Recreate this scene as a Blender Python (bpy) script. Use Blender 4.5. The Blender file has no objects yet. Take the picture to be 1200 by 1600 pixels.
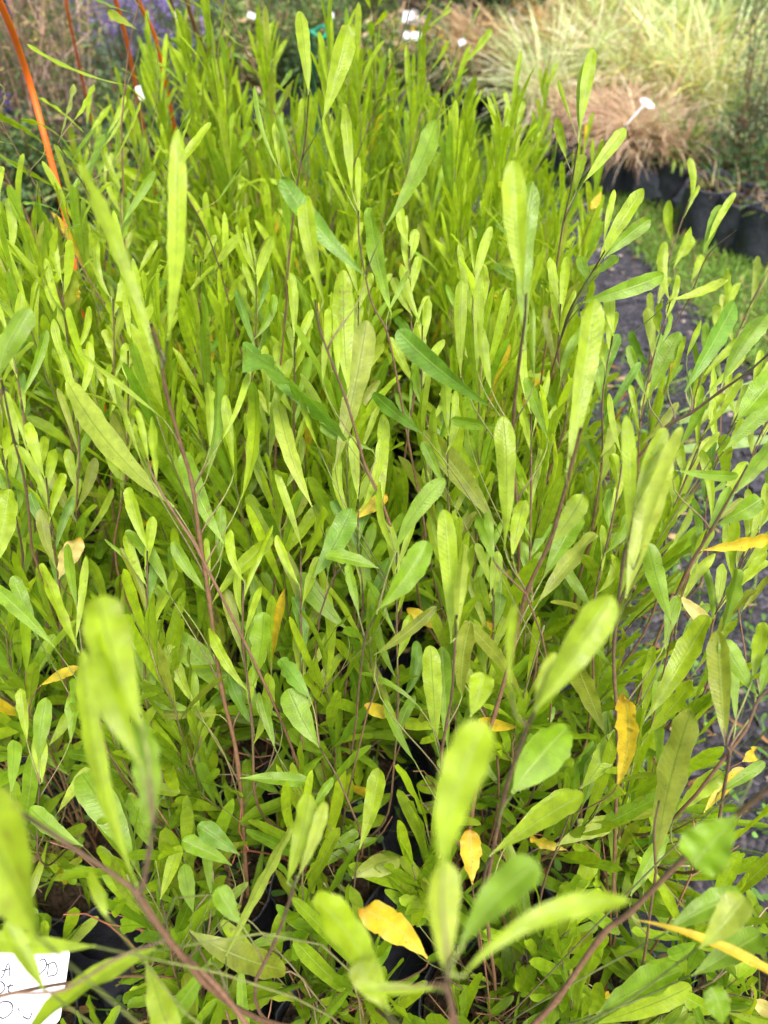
import bpy, math, random
import numpy as np
from mathutils import Vector
R = math.radians
random.seed(7)
rng = np.random.default_rng(11)
sc = bpy.context.scene

# ------------------------------------------------------------------ camera
CAMZ, PITCH, F = 1.35, 45.0, 1232.0
cam_d = bpy.data.cameras.new('camera'); cam = bpy.data.objects.new('camera', cam_d)
sc.collection.objects.link(cam); sc.camera = cam
cam.location = (0, 0, CAMZ); cam.rotation_euler = (R(90 - PITCH), 0, 0)
cam_d.sensor_fit = 'VERTICAL'; cam_d.sensor_height = 36.0
cam_d.lens = 36.0 * F / 1600.0
cam_d.clip_start = 0.02; cam_d.clip_end = 500
cam_d.dof.use_dof = True; cam_d.dof.focus_distance = 0.80
cam_d.dof.aperture_fstop = 4.9; cam_d.dof.aperture_blades = 0

# ------------------------------------------------------------------ sky, sun, exposure
SUN_EL, SUN_ROT = 62.0, 150.0
w = bpy.data.worlds.new('World'); sc.world = w; w.use_nodes = True
nt = w.node_tree; nt.nodes.clear()
sky = nt.nodes.new('ShaderNodeTexSky'); sky.sky_type = 'NISHITA'; sky.sun_disc = False
sky.sun_elevation = R(SUN_EL); sky.sun_rotation = R(SUN_ROT); sky.dust_density = 4.0; sky.ozone_density = 0.6
bg = nt.nodes.new('ShaderNodeBackground'); bg.inputs['Strength'].default_value = 0.15
wo = nt.nodes.new('ShaderNodeOutputWorld')
nt.links.new(sky.outputs[0], bg.inputs[0]); nt.links.new(bg.outputs[0], wo.inputs[0])
sl = bpy.data.lights.new('sun', 'SUN'); sl.energy = 2.0; sl.angle = R(18); sl.color = (1.0, 0.95, 0.86)
so = bpy.data.objects.new('sun', sl); sc.collection.objects.link(so)
so.rotation_euler = (R(90 - SUN_EL), 0, R(180 - SUN_ROT)); so.location = (0, 0, 10)
sc.view_settings.view_transform = 'Standard'; sc.view_settings.look = 'None'
sc.view_settings.exposure = 1.18; sc.view_settings.gamma = 1.0
sc.cycles.max_bounces = 8; sc.cycles.transmission_bounces = 6; sc.cycles.transparent_max_bounces = 4
sc.cycles.use_denoising = True

# ------------------------------------------------------------------ helpers
CP, SP = math.cos(R(PITCH)), math.sin(R(PITCH))
AX = np.array([0, CP, -SP]); UP = np.array([0, SP, CP]); RT = np.array([1.0, 0, 0])
CAM = np.array([0, 0, CAMZ])
def P(px, py, d):                      # photo pixel + distance along the axis (m) -> point
    return CAM + d * (AX + (px - 600) / F * RT + (800 - py) / F * UP)
def G(px, py, z=0.0):                  # where the ray of a pixel meets height z
    r = AX + (px - 600) / F * RT + (800 - py) / F * UP
    return CAM + r * (z - CAMZ) / r[2]
def proj(p):
    v = np.asarray(p) - CAM; d = v @ AX
    return 600 + F * (v @ RT) / d, 800 - F * (v @ UP) / d, d

def tag(o, label=None, cat=None, group=None, kind=None):
    if label: o['label'] = label
    if cat: o['category'] = cat
    if group: o['group'] = group
    if kind: o['kind'] = kind
    return o
def link(o, parent=None):
    sc.collection.objects.link(o)
    if parent is not None: o.parent = parent
    return o
def empty(name, loc, rz=0.0):
    o = bpy.data.objects.new(name, None); o.location = tuple(loc); o.rotation_euler = (0, 0, rz)
    o.empty_display_size = 0.05
    return link(o)
def copy_tree(o, parent=None):
    c = o.copy(); link(c, parent)
    for ch in [x for x in o.children]: copy_tree(ch, c)
    return c

class MB:
    """collects vertices, faces and two point attributes, and links them as ONE mesh"""
    def __init__(s): s.v, s.q, s.t, s.c, s.l, s.n = [], [], [], [], [], 0
    def add(s, v, quads=None, tris=None, col=None, luv=None):
        v = np.asarray(v, float).reshape(-1, 3); k = len(v)
        if quads is not None and len(quads): s.q.append(np.asarray(quads, int).reshape(-1, 4) + s.n)
        if tris is not None and len(tris): s.t.append(np.asarray(tris, int).reshape(-1, 3) + s.n)
        c = np.tile(np.array([.5, .5, .5]), (k, 1)) if col is None else np.broadcast_to(np.asarray(col, float), (k, 3))
        u = np.zeros((k, 3)) if luv is None else np.asarray(luv, float).reshape(k, 3)
        s.v.append(v); s.c.append(c); s.l.append(u); s.n += k
        return s
    def tube(s, pts, rad, k=6, col=None, cap=True):
        pts = np.asarray(pts, float); n = len(pts)
        rad = np.broadcast_to(np.asarray(rad, float), (n,))
        tg = np.gradient(pts, axis=0); tg /= np.linalg.norm(tg, axis=1)[:, None] + 1e-12
        ref = np.array([1.0, 0, 0]) if abs(tg[0][0]) < .8 else np.array([0, 1.0, 0])
        a = np.cross(tg, ref); a /= np.linalg.norm(a, axis=1)[:, None] + 1e-12
        b = np.cross(tg, a)
        th = np.arange(k) * 2 * math.pi / k
        ring = a[:, None] * np.cos(th)[None, :, None] + b[:, None] * np.sin(th)[None, :, None]
        v = (pts[:, None] + ring * rad[:, None, None]).reshape(-1, 3)
        i = np.arange(n - 1)[:, None] * k; j = np.arange(k)[None]; j2 = (j + 1) % k
        q = np.stack([i + j, i + j2, i + k + j2, i + k + j], -1).reshape(-1, 4)
        t = []
        if cap:
            for base, c0 in ((0, pts[0]), ((n - 1) * k, pts[-1])):
                ci = len(v); v = np.vstack([v, c0])
                t += [(base + x, base + (x + 1) % k, ci) for x in range(k)]
        uu = np.zeros((len(v), 3)); uu[:n * k, 0] = np.repeat(np.linspace(0, 1, n), k)
        return s.add(v, q, t, col, uu)
    def box(s, c, e, rz=0.0, col=None, bev=0.0):
        c = np.asarray(c, float); e = np.asarray(e, float) / 2
        if bev <= 0:
            v = np.array([[x, y, z] for z in (-1, 1) for y in (-1, 1) for x in (-1, 1)]) * e
            q = [(0, 2, 3, 1), (4, 5, 7, 6), (0, 1, 5, 4), (2, 6, 7, 3), (0, 4, 6, 2), (1, 3, 7, 5)]
        v = np.array(v); ca, sa = math.cos(rz), math.sin(rz)
        v = np.stack([v[:, 0] * ca - v[:, 1] * sa, v[:, 0] * sa + v[:, 1] * ca, v[:, 2]], 1) + c
        return s.add(v, q, None, col)
    def build(s, name, mat, parent=None, smooth=True):
        me = bpy.data.meshes.new(name)
        V = np.vstack(s.v); q = np.vstack(s.q) if s.q else np.zeros((0, 4), int)
        t = np.vstack(s.t) if s.t else np.zeros((0, 3), int)
        me.vertices.add(len(V)); me.vertices.foreach_set('co', V.astype(np.float32).ravel())
        me.loops.add(q.size + t.size)
        me.loops.foreach_set('vertex_index', np.concatenate([q.ravel(), t.ravel()]).astype(np.int32))
        me.polygons.add(len(q) + len(t))
        st = np.concatenate([np.arange(len(q)) * 4, q.size + np.arange(len(t)) * 3]).astype(np.int32)
        me.polygons.foreach_set('loop_start', st)
        me.polygons.foreach_set('use_smooth', np.full(len(q) + len(t), smooth))
        me.update(calc_edges=True); me.validate()
        ca = me.attributes.new('lcol', 'FLOAT_COLOR', 'POINT')
        C = np.hstack([np.vstack(s.c), np.ones((len(V), 1))]).astype(np.float32)
        if len(me.vertices) == len(V):
            ca.data.foreach_set('color', C.ravel())
            la = me.attributes.new('luv', 'FLOAT_VECTOR', 'POINT')
            la.data.foreach_set('vector', np.vstack(s.l).astype(np.float32).ravel())
        me.materials.append(mat)
        return link(bpy.data.objects.new(name, me), parent)

def unit(v):
    v = np.asarray(v, float); return v / (np.linalg.norm(v, axis=-1, keepdims=True) + 1e-12)
def bez(a, b, c, d, n=10):
    t = np.linspace(0, 1, n)[:, None]
    return (1-t)**3*np.asarray(a) + 3*(1-t)**2*t*np.asarray(b) + 3*(1-t)*t*t*np.asarray(c) + t**3*np.asarray(d)
def spline(pts, per=6):
    pts = np.asarray(pts, float); n = len(pts)
    if n < 3: return np.array([pts[0] + (pts[-1] - pts[0]) * t for t in np.linspace(0, 1, per + 1)])
    e = np.vstack([2*pts[0]-pts[1], pts, 2*pts[-1]-pts[-2]]); out = []
    for i in range(1, n):
        a, b, c, d = e[i-1], e[i], e[i+1], e[i+2]
        for t in np.linspace(0, 1, per, endpoint=False):
            out.append(.5*((2*b)+(-a+c)*t+(2*a-5*b+4*c-d)*t*t+(-a+3*b-3*c+d)*t**3))
    out.append(pts[-1]); return np.array(out)

TS = {16: np.array([0, .06, .13, .21, .3, .39, .48, .56, .64, .71, .78, .84, .89, .93, .965, .988, 1.0]),
      9: np.array([0, .12, .25, .4, .55, .69, .81, .9, .965, 1.0]),
      6: np.array([0, .18, .42, .66, .86, .96, 1.0]), 4: np.array([0, .3, .62, .88, 1.0])}
def leaves(mb, Pb, D, N, L, W, col, bend=0.0, twist=0.0, fold=0.15, rip=0.08, m=0.66, sway=0.0, nu=9, nv=4, petiole=.08, powr=1.45, tipcol=None):
    """a batch of spatulate leaves: base, direction, face normal, length, width"""
    Pb = np.asarray(Pb, float).reshape(-1, 3); n = len(Pb)
    f = lambda x: np.broadcast_to(np.asarray(x, float), (n,)).astype(float)
    L, W, bend, twist, fold, rip, m, sway = map(f, (L, W, bend, twist, fold, rip, m, sway))
    col = np.broadcast_to(np.asarray(col, float), (n, 3))
    D = unit(np.broadcast_to(D, (n, 3))); N = np.broadcast_to(N, (n, 3))
    N = unit(N - (N * D).sum(1)[:, None] * D); S = np.cross(D, N)
    t = TS[nu]; k = len(t)
    ph = rng.random(n) * 6.28; fr = 2.0 + rng.random(n) * 2.5
    a = bend[:, None] * t[None]; b = sway[:, None] * (t[None] - .5) * 2
    dirs = D[:, None] * (np.cos(a) * np.cos(b))[..., None] + N[:, None] * (np.sin(a))[..., None] + S[:, None] * (np.cos(a) * np.sin(b))[..., None]
    dt = np.diff(t, prepend=0)
    dm = dirs.copy(); dm[:, 1:] = .5 * (dirs[:, 1:] + dirs[:, :-1])
    cen = np.cumsum(dm * dt[None, :, None], 1)
    # rescale so that the tip lands where the direction says
    cen = cen * L[:, None, None] + Pb[:, None]
    nn = N[:, None] * np.cos(a)[..., None] - D[:, None] * np.sin(a)[..., None]
    ss = np.cross(dirs, nn); nn = np.cross(ss, dirs)
    tw = twist[:, None] * (t[None] - .3)
    ss, nn = ss * np.cos(tw)[..., None] + nn * np.sin(tw)[..., None], nn * np.cos(tw)[..., None] - ss * np.sin(tw)[..., None]
    mm = m[:, None]; T = t[None]
    s1 = np.clip((T - .03) / (mm - .03), 0, 1); s1 = (1 - (1 - s1) ** powr) * np.clip(s1 * 5, 0, 1) ** .5
    up = petiole + (1 - petiole) * s1
    dn = np.sqrt(np.clip(1 - (np.clip(T - mm, 0, 1) / (1 - mm)) ** 3.3, 0, 1))
    wd = np.where(T < mm, up, dn)
    wd[:, -1] = .12
    wav = 1 + .045 * np.sin(2 * math.pi * fr[:, None] * 2.1 * T + ph[:, None]) * s1
    hw = wd * wav * W[:, None] / 2
    v = np.linspace(-1, 1, nv + 1)
    side = np.where(v < 0, 0, 2.4)
    z = (fold[:, None, None] * np.abs(v)[None, None] * hw[..., None]
         + rip[:, None, None] * W[:, None, None] * (v ** 2)[None, None] * np.sin(2 * math.pi * fr[:, None, None] * T[..., None] + ph[:, None, None] + side[None, None]) * np.clip(s1, 0, 1)[..., None])
    V = cen[:, :, None] + ss[:, :, None] * (hw[..., None] * v[None, None])[..., None] + nn[:, :, None] * z[..., None]
    w1 = nv + 1
    i = np.arange(k - 1)[:, None] * w1; j = np.arange(nv)[None]
    q = np.stack([i + j, i + j + 1, i + w1 + j + 1, i + w1 + j], -1).reshape(1, -1, 4) + (np.arange(n) * k * w1)[:, None, None]
    luv = np.zeros((n, k, w1, 3)); luv[..., 0] = T[..., None]; luv[..., 1] = v[None, None]; luv[..., 2] = rng.random(n)[:, None, None]
    c = np.broadcast_to(col[:, None, None], (n, k, w1, 3)).copy()
    g = (1 - T[..., None, None]) ** 3 * .15                    # paler towards the petiole
    c = c * (1 - g) + np.array([.42, .5, .16]) * g
    if tipcol is not None:
        h = np.clip((T[..., None, None] - .8) / .2, 0, 1) ** 1.5
        c = c * (1 - h) + np.asarray(tipcol) * h
    mb.add(V.reshape(-1, 3), q.reshape(-1, 4), None, c.reshape(-1, 3), luv.reshape(-1, 3))

# ------------------------------------------------------------------ materials
def M(name):
    m = bpy.data.materials.new(name); m.use_nodes = True
    t = m.node_tree; t.nodes.clear(); return m, t
def nd(t, typ, **kw):
    n = t.nodes.new(typ)
    for k, v in kw.items():
        if k in n.inputs.keys(): n.inputs[k].default_value = v
        else: setattr(n, k, v)
    return n
def math_n(t, op, a, b=None, clamp=False):
    n = t.nodes.new('ShaderNodeMath'); n.operation = op; n.use_clamp = clamp
    for i, x in enumerate((a, b)):
        if x is None: continue
        if isinstance(x, (int, float)): n.inputs[i].default_value = x
        else: t.links.new(x, n.inputs[i])
    return n.outputs[0]
def mixc(t, fac, a, b, mode='MIX'):
    n = t.nodes.new('ShaderNodeMix'); n.data_type = 'RGBA'; n.blend_type = mode
    for idx, x in ((0, fac), (6, a), (7, b)):
        if isinstance(x, (int, float)): n.inputs[idx].default_value = x
        elif isinstance(x, tuple): n.inputs[idx].default_value = (*x, 1)
        else: t.links.new(x, n.inputs[idx])
    return n.outputs[2]
def noise(t, scale, detail=3, vec=None, rough=.5):
    n = t.nodes.new('ShaderNodeTexNoise'); n.inputs['Scale'].default_value = scale
    n.inputs['Detail'].default_value = detail; n.inputs['Roughness'].default_value = rough
    if vec is not None: t.links.new(vec, n.inputs['Vector'])
    return n.outputs['Fac']
def ramp(t, x, *stops):
    n = t.nodes.new('ShaderNodeValToRGB'); e = n.color_ramp.elements
    while len(e) < len(stops): e.new(.5)
    for i, (p, c) in enumerate(stops):
        e[i].position = p; e[i].color = (*c, 1) if isinstance(c, tuple) else (c, c, c, 1)
    t.links.new(x, n.inputs[0]); return n.outputs[0]
def bump(t, h, s=.3, d=.001):
    n = t.nodes.new('ShaderNodeBump'); n.inputs['Strength'].default_value = s; n.inputs['Distance'].default_value = d
    t.links.new(h, n.inputs['Height']); return n.outputs[0]

def leaf_mat(name, trans=.47, veins=True, rough=.31, spec=.48, tint=(1.05, 1.0, .45)):
    m, t = M(name); L = t.links.new
    ac = nd(t, 'ShaderNodeAttribute', attribute_name='lcol'); al = nd(t, 'ShaderNodeAttribute', attribute_name='luv')
    sep = t.nodes.new('ShaderNodeSeparateXYZ'); L(al.outputs['Vector'], sep.inputs[0])
    u, v, r = sep.outputs
    geo = nd(t, 'ShaderNodeNewGeometry'); tc = nd(t, 'ShaderNodeTexCoord')
    col = ac.outputs['Color']
    mott = noise(t, 90, 3, tc.outputs['Object'])
    col = mixc(t, 1.0, col, ramp(t, mott, (.25, .70), (.75, 1.22)), 'MULTIPLY')
    nrm = None
    if veins:
        av = math_n(t, 'ABSOLUTE', v)
        mid = math_n(t, 'SUBTRACT', 1.0, math_n(t, 'MULTIPLY', av, 9.0), True)
        mid = math_n(t, 'POWER', mid, 1.5)
        # pinnate side veins running forward from the midrib
        s = math_n(t, 'SUBTRACT', math_n(t, 'MULTIPLY', u, 150.0), math_n(t, 'MULTIPLY', av, 9.0))
        s = math_n(t, 'ADD', s, math_n(t, 'MULTIPLY', noise(t, 60, 2, tc.outputs['Object']), 9.0))
        s = math_n(t, 'POWER', math_n(t, 'ADD', math_n(t, 'MULTIPLY', math_n(t, 'SINE', s), .5), .5), 3.0)
        vor = nd(t, 'ShaderNodeTexVoronoi', feature='DISTANCE_TO_EDGE'); vor.inputs['Scale'].default_value = 900
        L(tc.outputs['Object'], vor.inputs['Vector'])
        net = ramp(t, vor.outputs['Distance'], (0, 1.0), (.09, 0.0))
        col = mixc(t, math_n(t, 'MULTIPLY', s, .09), col, (.42, .52, .12))
        col = mixc(t, math_n(t, 'MULTIPLY', net, .10), col, (.10, .16, .02))
        # underside: paler, midrib painted dark as when backlit ; upper side: midrib pale
        bf = geo.outputs['Backfacing']
        under = mixc(t, .08, col, (.42, .50, .12))
        col = mixc(t, bf, col, under)
        midc = mixc(t, bf, (.40, .52, .14), (.12, .20, .02))
        col = mixc(t, math_n(t, 'MULTIPLY', mid, .62), col, midc)
        # fine dark specks and brown blotches with a shape of their own
        sp = nd(t, 'ShaderNodeTexVoronoi'); sp.inputs['Scale'].default_value = 170; L(tc.outputs['Object'], sp.inputs['Vector'])
        spm = ramp(t, sp.outputs['Distance'], (.06, 1.0), (.13, 0.0))
        gate = ramp(t, noise(t, 25, 1, tc.outputs['Object']), (.44, 0.0), (.54, 1.0))
        col = mixc(t, math_n(t, 'MULTIPLY', math_n(t, 'MULTIPLY', spm, gate), .75), col, (.07, .07, .012))
        bl = ramp(t, noise(t, 130, 2, tc.outputs['Object']), (.60, 0.0), (.72, 1.0))
        gr = ramp(t, r, (.80, 0.0), (.95, 1.0))
        col = mixc(t, math_n(t, 'MULTIPLY', math_n(t, 'MULTIPLY', bl, gr), .7), col, (.22, .16, .03))
        # crinkled margin, reddish now and then
        ed = ramp(t, av, (.90, 0.0), (1.0, 1.0))
        col = mixc(t, math_n(t, 'MULTIPLY', ed, .2), col, (.46, .52, .18))
        h = math_n(t, 'ADD', math_n(t, 'MULTIPLY', s, .6), math_n(t, 'MULTIPLY', mid, 1.6))
        h = math_n(t, 'ADD', h, math_n(t, 'MULTIPLY', net, -.5))
        h = math_n(t, 'ADD', h, math_n(t, 'MULTIPLY', noise(t, 240, 2, tc.outputs['Object']), 1.2))
        nrm = bump(t, h, .32, .0005)
    pb = nd(t, 'ShaderNodeBsdfPrincipled'); pb.inputs['Roughness'].default_value = rough
    pb.inputs['Specular IOR Level'].default_value = spec
    L(col, pb.inputs['Base Color'])
    tr = nd(t, 'ShaderNodeBsdfTranslucent')
    L(mixc(t, 1.0, col, tuple(1.25 * x for x in tint), 'MULTIPLY'), tr.inputs['Color'])
    if nrm is not None:
        L(nrm, pb.inputs['Normal']); L(nrm, tr.inputs['Normal'])
    mx = nd(t, 'ShaderNodeMixShader'); mx.inputs[0].default_value = trans
    L(pb.outputs[0], mx.inputs[1]); L(tr.outputs[0], mx.inputs[2])
    o = nd(t, 'ShaderNodeOutputMaterial'); L(mx.outputs[0], o.inputs[0]); return m

def plain(name, c1, c2, scale=40, rough=.7, bs=.3, bd=.002, spec=.3, attr=False, detail=4):
    m, t = M(name); tc = nd(t, 'ShaderNodeTexCoord')
    n = noise(t, scale, detail, tc.outputs['Object'])
    col = ramp(t, n, (.3, c1), (.7, c2))
    if attr:
        a = nd(t, 'ShaderNodeAttribute', attribute_name='lcol'); col = mixc(t, 1.0, a.outputs['Color'], ramp(t, n, (.3, .75), (.7, 1.25)), 'MULTIPLY')
    pb = nd(t, 'ShaderNodeBsdfPrincipled', Roughness=rough); pb.inputs['Specular IOR Level'].default_value = spec
    t.links.new(col, pb.inputs['Base Color']); t.links.new(bump(t, noise(t, scale * 3, 3, tc.outputs['Object']), bs, bd), pb.inputs['Normal'])
    o = nd(t, 'ShaderNodeOutputMaterial'); t.links.new(pb.outputs[0], o.inputs[0]); return m

m_leaf = leaf_mat('hopbush_leaf')
m_far = leaf_mat('small_foliage', trans=.35, veins=False, rough=.55, spec=.3, tint=(1, 1, .8))
m_stem = plain('stem_bark', (0, 0, 0), (1, 1, 1), 160, .62, .4, .0006, .3, attr=True)
m_bag = plain('black_poly_bag', (.012, .013, .018), (.048, .050, .066), 22, .42, .7, .006, .5)
m_soil = plain('potting_mix', (.018, .012, .008), (.10, .07, .045), 160, .95, 1.0, .006, .1)
m_mat = plain('woven_weed_mat', (.030, .032, .048), (.055, .057, .080), 60, .75, .5, .002, .3)
m_cane = plain('orange_cane', (.95, .13, .012), (1.0, .20, .025), 30, .45, .2, .001, .5)
m_white = plain('white_plastic', (.74, .75, .78), (.84, .84, .86), 25, .45, .1, .0005, .4)
m_white2 = plain('dirty_white_plastic', (.42, .37, .35), (.58, .52, .50), 40, .6, .1, .0005, .3)
m_ink = plain('marker_ink', (.02, .02, .05), (.04, .04, .08), 50, .6, 0, .001, .2)
m_any = plain('painted_by_attribute', (0, 0, 0), (1, 1, 1), 60, .75, .3, .002, .2, attr=True)

# ------------------------------------------------------------------ ground
def sheet(name, pts, z, mat, sub=0, amp=0.0):
    mb = MB(); pts = np.asarray(pts, float)
    if sub:
        n = sub; a, b, c, d = pts
        u = np.linspace(0, 1, n + 1)
        g = ((a[None, None] * (1-u)[:, None, None] + b[None, None] * u[:, None, None]) * (1-u)[None, :, None]
             + (d[None, None] * (1-u)[:, None, None] + c[None, None] * u[:, None, None]) * u[None, :, None])
        zz = z + amp * (np.sin(g[..., 0] * 7 + g[..., 1] * 3) + np.sin(g[..., 1] * 11 - g[..., 0] * 5)) + rng.normal(0, amp * .3, g.shape[:2])
        v = np.dstack([g, zz]).reshape(-1, 3)
        i = np.arange(n)[:, None] * (n + 1); j = np.arange(n)[None]
        q = np.stack([i + j, i + n + 1 + j, i + n + 2 + j, i + j + 1], -1).reshape(-1, 4)
        mb.add(v, q)
    else:
        v = np.hstack([pts, np.full((len(pts), 1), z)]); mb.add(v, [tuple(range(4))])
    o = mb.build(name, mat); tag(o, kind='structure'); return o
m_earth = plain('damp_earth', (.03, .026, .018), (.09, .075, .045), 6, .95, .8, .02, .1)
def gravel_mat():
    m, t = M('dark_gravel'); tc = nd(t, 'ShaderNodeTexCoord')
    v = nd(t, 'ShaderNodeTexVoronoi'); v.inputs['Scale'].default_value = 75; t.links.new(tc.outputs['Object'], v.inputs['Vector'])
    c = ramp(t, noise(t, 28, 3, tc.outputs['Object']), (.3, (.018, .017, .022)), (.6, (.042, .038, .046)), (.78, (.10, .075, .065)))
    sep = t.nodes.new('ShaderNodeSeparateColor'); t.links.new(v.outputs['Color'], sep.inputs[0])
    c = mixc(t, 1.0, c, ramp(t, sep.outputs[0], (0, .45), (.85, 1.4), (1, 2.6)), 'MULTIPLY')
    pb = nd(t, 'ShaderNodeBsdfPrincipled', Roughness=.85); t.links.new(c, pb.inputs['Base Color'])
    h = math_n(t, 'SUBTRACT', 1.0, v.outputs['Distance']); t.links.new(bump(t, h, 1.0, .01), pb.inputs['Normal'])
    o = nd(t, 'ShaderNodeOutputMaterial'); t.links.new(pb.outputs[0], o.inputs[0]); return m
m_gravel = gravel_mat()
m_lawn = plain('lawn_soil', (.05, .09, .018), (.11, .13, .04), 14, .95, .8, .01, .1)
sheet('ground', [(-120, -40), (120, -40), (120, 160), (-120, 160)], -.012, m_earth)
sheet('weed_mat', [(-2.6, -1.2), (.66, -1.2), (.66, 2.7), (-2.6, 2.7)], 0.0, m_mat, 60, .002)
sheet('gravel_path', [(.60, -1.2), (3.45, -1.2), (.60, 3.6), (.20, 3.7)], .008, m_gravel, 60, .004)
#LAWN = [(1.42, -1.2), (3.2, -1.2), (3.0, 3.2), (.87, 3.3)]
sheet('lawn', [(1.76, -1.2), (5.4, -1.2), (3.6, 3.7), (.70, 3.7)], .016, m_lawn, 60, .004)
sheet('far_lawn', [(-.2, 2.75), (.75, 3.42), (.4, 4.2), (-.5, 4.2)], .014, m_lawn, 20, .004)

# ------------------------------------------------------------------ nursery bags
def bag_mb(r, h, seed=0, fill=.86, k=28):
    """slumped pleated poly bag with a rolled lip and open top"""
    rs = np.random.default_rng(seed); th = np.arange(k) * 2 * math.pi / k
    p1, p2, p3 = rs.random(3) * 6.28
    mb = MB(); prof = [(.0, .0), (.90, .0), (.99, .03), (1.02, .2), (1.0, .45), (1.01, .7), (.99, .9), (1.03, .97), (1.02, 1.0), (.985, .985), (.97, .93), (.965, fill - .03)]
    rows = []
    for a, b in prof:
        rr = r * a * (1 + (.030 * np.sin(3 * th + p1 + b * 2) + .022 * np.sin(7 * th + p2 + b * 5) + .012 * np.sin(13 * th + p3 - b * 7)) * (1 if a > .1 else 0))
        zz = h * b + (0.010 * np.sin(2 * th + p1) + .006 * np.sin(5 * th + p2)) * b
        rows.append(np.stack([rr * np.cos(th), rr * np.sin(th), zz], 1))
    V = np.vstack(rows); n = len(prof)
    i = np.arange(n - 1)[:, None] * k; j = np.arange(k)[None]; j2 = (j + 1) % k
    mb.add(V, np.stack([i + j, i + j2, i + k + j2, i + k + j], -1).reshape(-1, 4))
    sm = MB(); rows = []
    for f_ in (0.0, .3, .6, .85, .97):
        zz = h * fill + .008 * np.sin(3 * th + p2 + f_ * 4) * f_ + rs.normal(0, .003, k) * (f_ > 0)
        rows.append(np.stack([r * f_ * np.cos(th), r * f_ * np.sin(th), zz], 1))
    V = np.vstack(rows); i = np.arange(4)[:, None] * k
    sm.add(V, np.stack([i + j, i + k + j, i + k + j2, i + j2], -1).reshape(-1, 4))
    # wood chips and crumbs on the mix
    for _ in range(26):
        a = rs.random() * 6.28; q = r * .85 * math.sqrt(rs.random())
        sm.box((q * math.cos(a), q * math.sin(a), h * fill + .004), (.004 + rs.random() * .014, .003 + rs.random() * .005, .003), rs.random() * 3)
    return mb, sm
bag_protos = []
def add_bag(parent, i, r=.088, h=.20):
    key = (i % 5, r, h)
    for k_, a, b in bag_protos:
        if k_ == key:
            o = bpy.data.objects.new('grow_bag', a); link(o, parent)
            s = bpy.data.objects.new('potting_mix', b); link(s, o); return o
    mb, sm = bag_mb(r, h, 40 + i % 5)
    o = mb.build('grow_bag', m_bag, parent); s = sm.build('potting_mix', m_soil, o, smooth=False)
    bag_protos.append((key, o.data, s.data)); return o

# ------------------------------------------------------------------ hopbush generator
LIME = np.array([.38, .53, .010]); GREEN = np.array([.23, .40, .012]); DARK = np.array([.16, .34, .02])
PALE = np.array([.45, .56, .05]); OLIVE = np.array([.29, .34, .024]); YEL = np.array([.84, .58, .03]); SAGE = np.array([.37, .43, .07])
COL = dict(l=LIME, g=GREEN, d=DARK, p=PALE, o=OLIVE, y=YEL, s=SAGE)
def leaf_cols(n, t, backlit_shift=0):
    """t 0 low .. 1 tip: new leaves are limer; the shift paints in backlight"""
    a = np.clip(t + backlit_shift + rng.normal(0, .3, n), 0, 1)[:, None]
    c = GREEN * (1 - a) + LIME * a
    k = rng.random(n)[:, None]
    c = np.where(k < .10, DARK * .6 + c * .4, c); c = np.where(k > .95, OLIVE, c); c = np.where((k > .90) & (k <= .95), PALE * .5 + c * .5, c)
    c = np.where((k > .9925), YEL, c)
    return c * (1 + rng.normal(0, .10, (n, 1)))
BARK = np.array([.21, .105, .06]); TWIG = np.array([.17, .095, .075]); GTWIG = np.array([.20, .24, .06])
def stem_cols(n, nk, c0, c1, cap=2):
    a = np.repeat(np.linspace(0, 1, n), nk)[:, None]; c = c0 * (1 - a) + c1 * a
    return np.vstack([c, c0[None], c1[None]])

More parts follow.
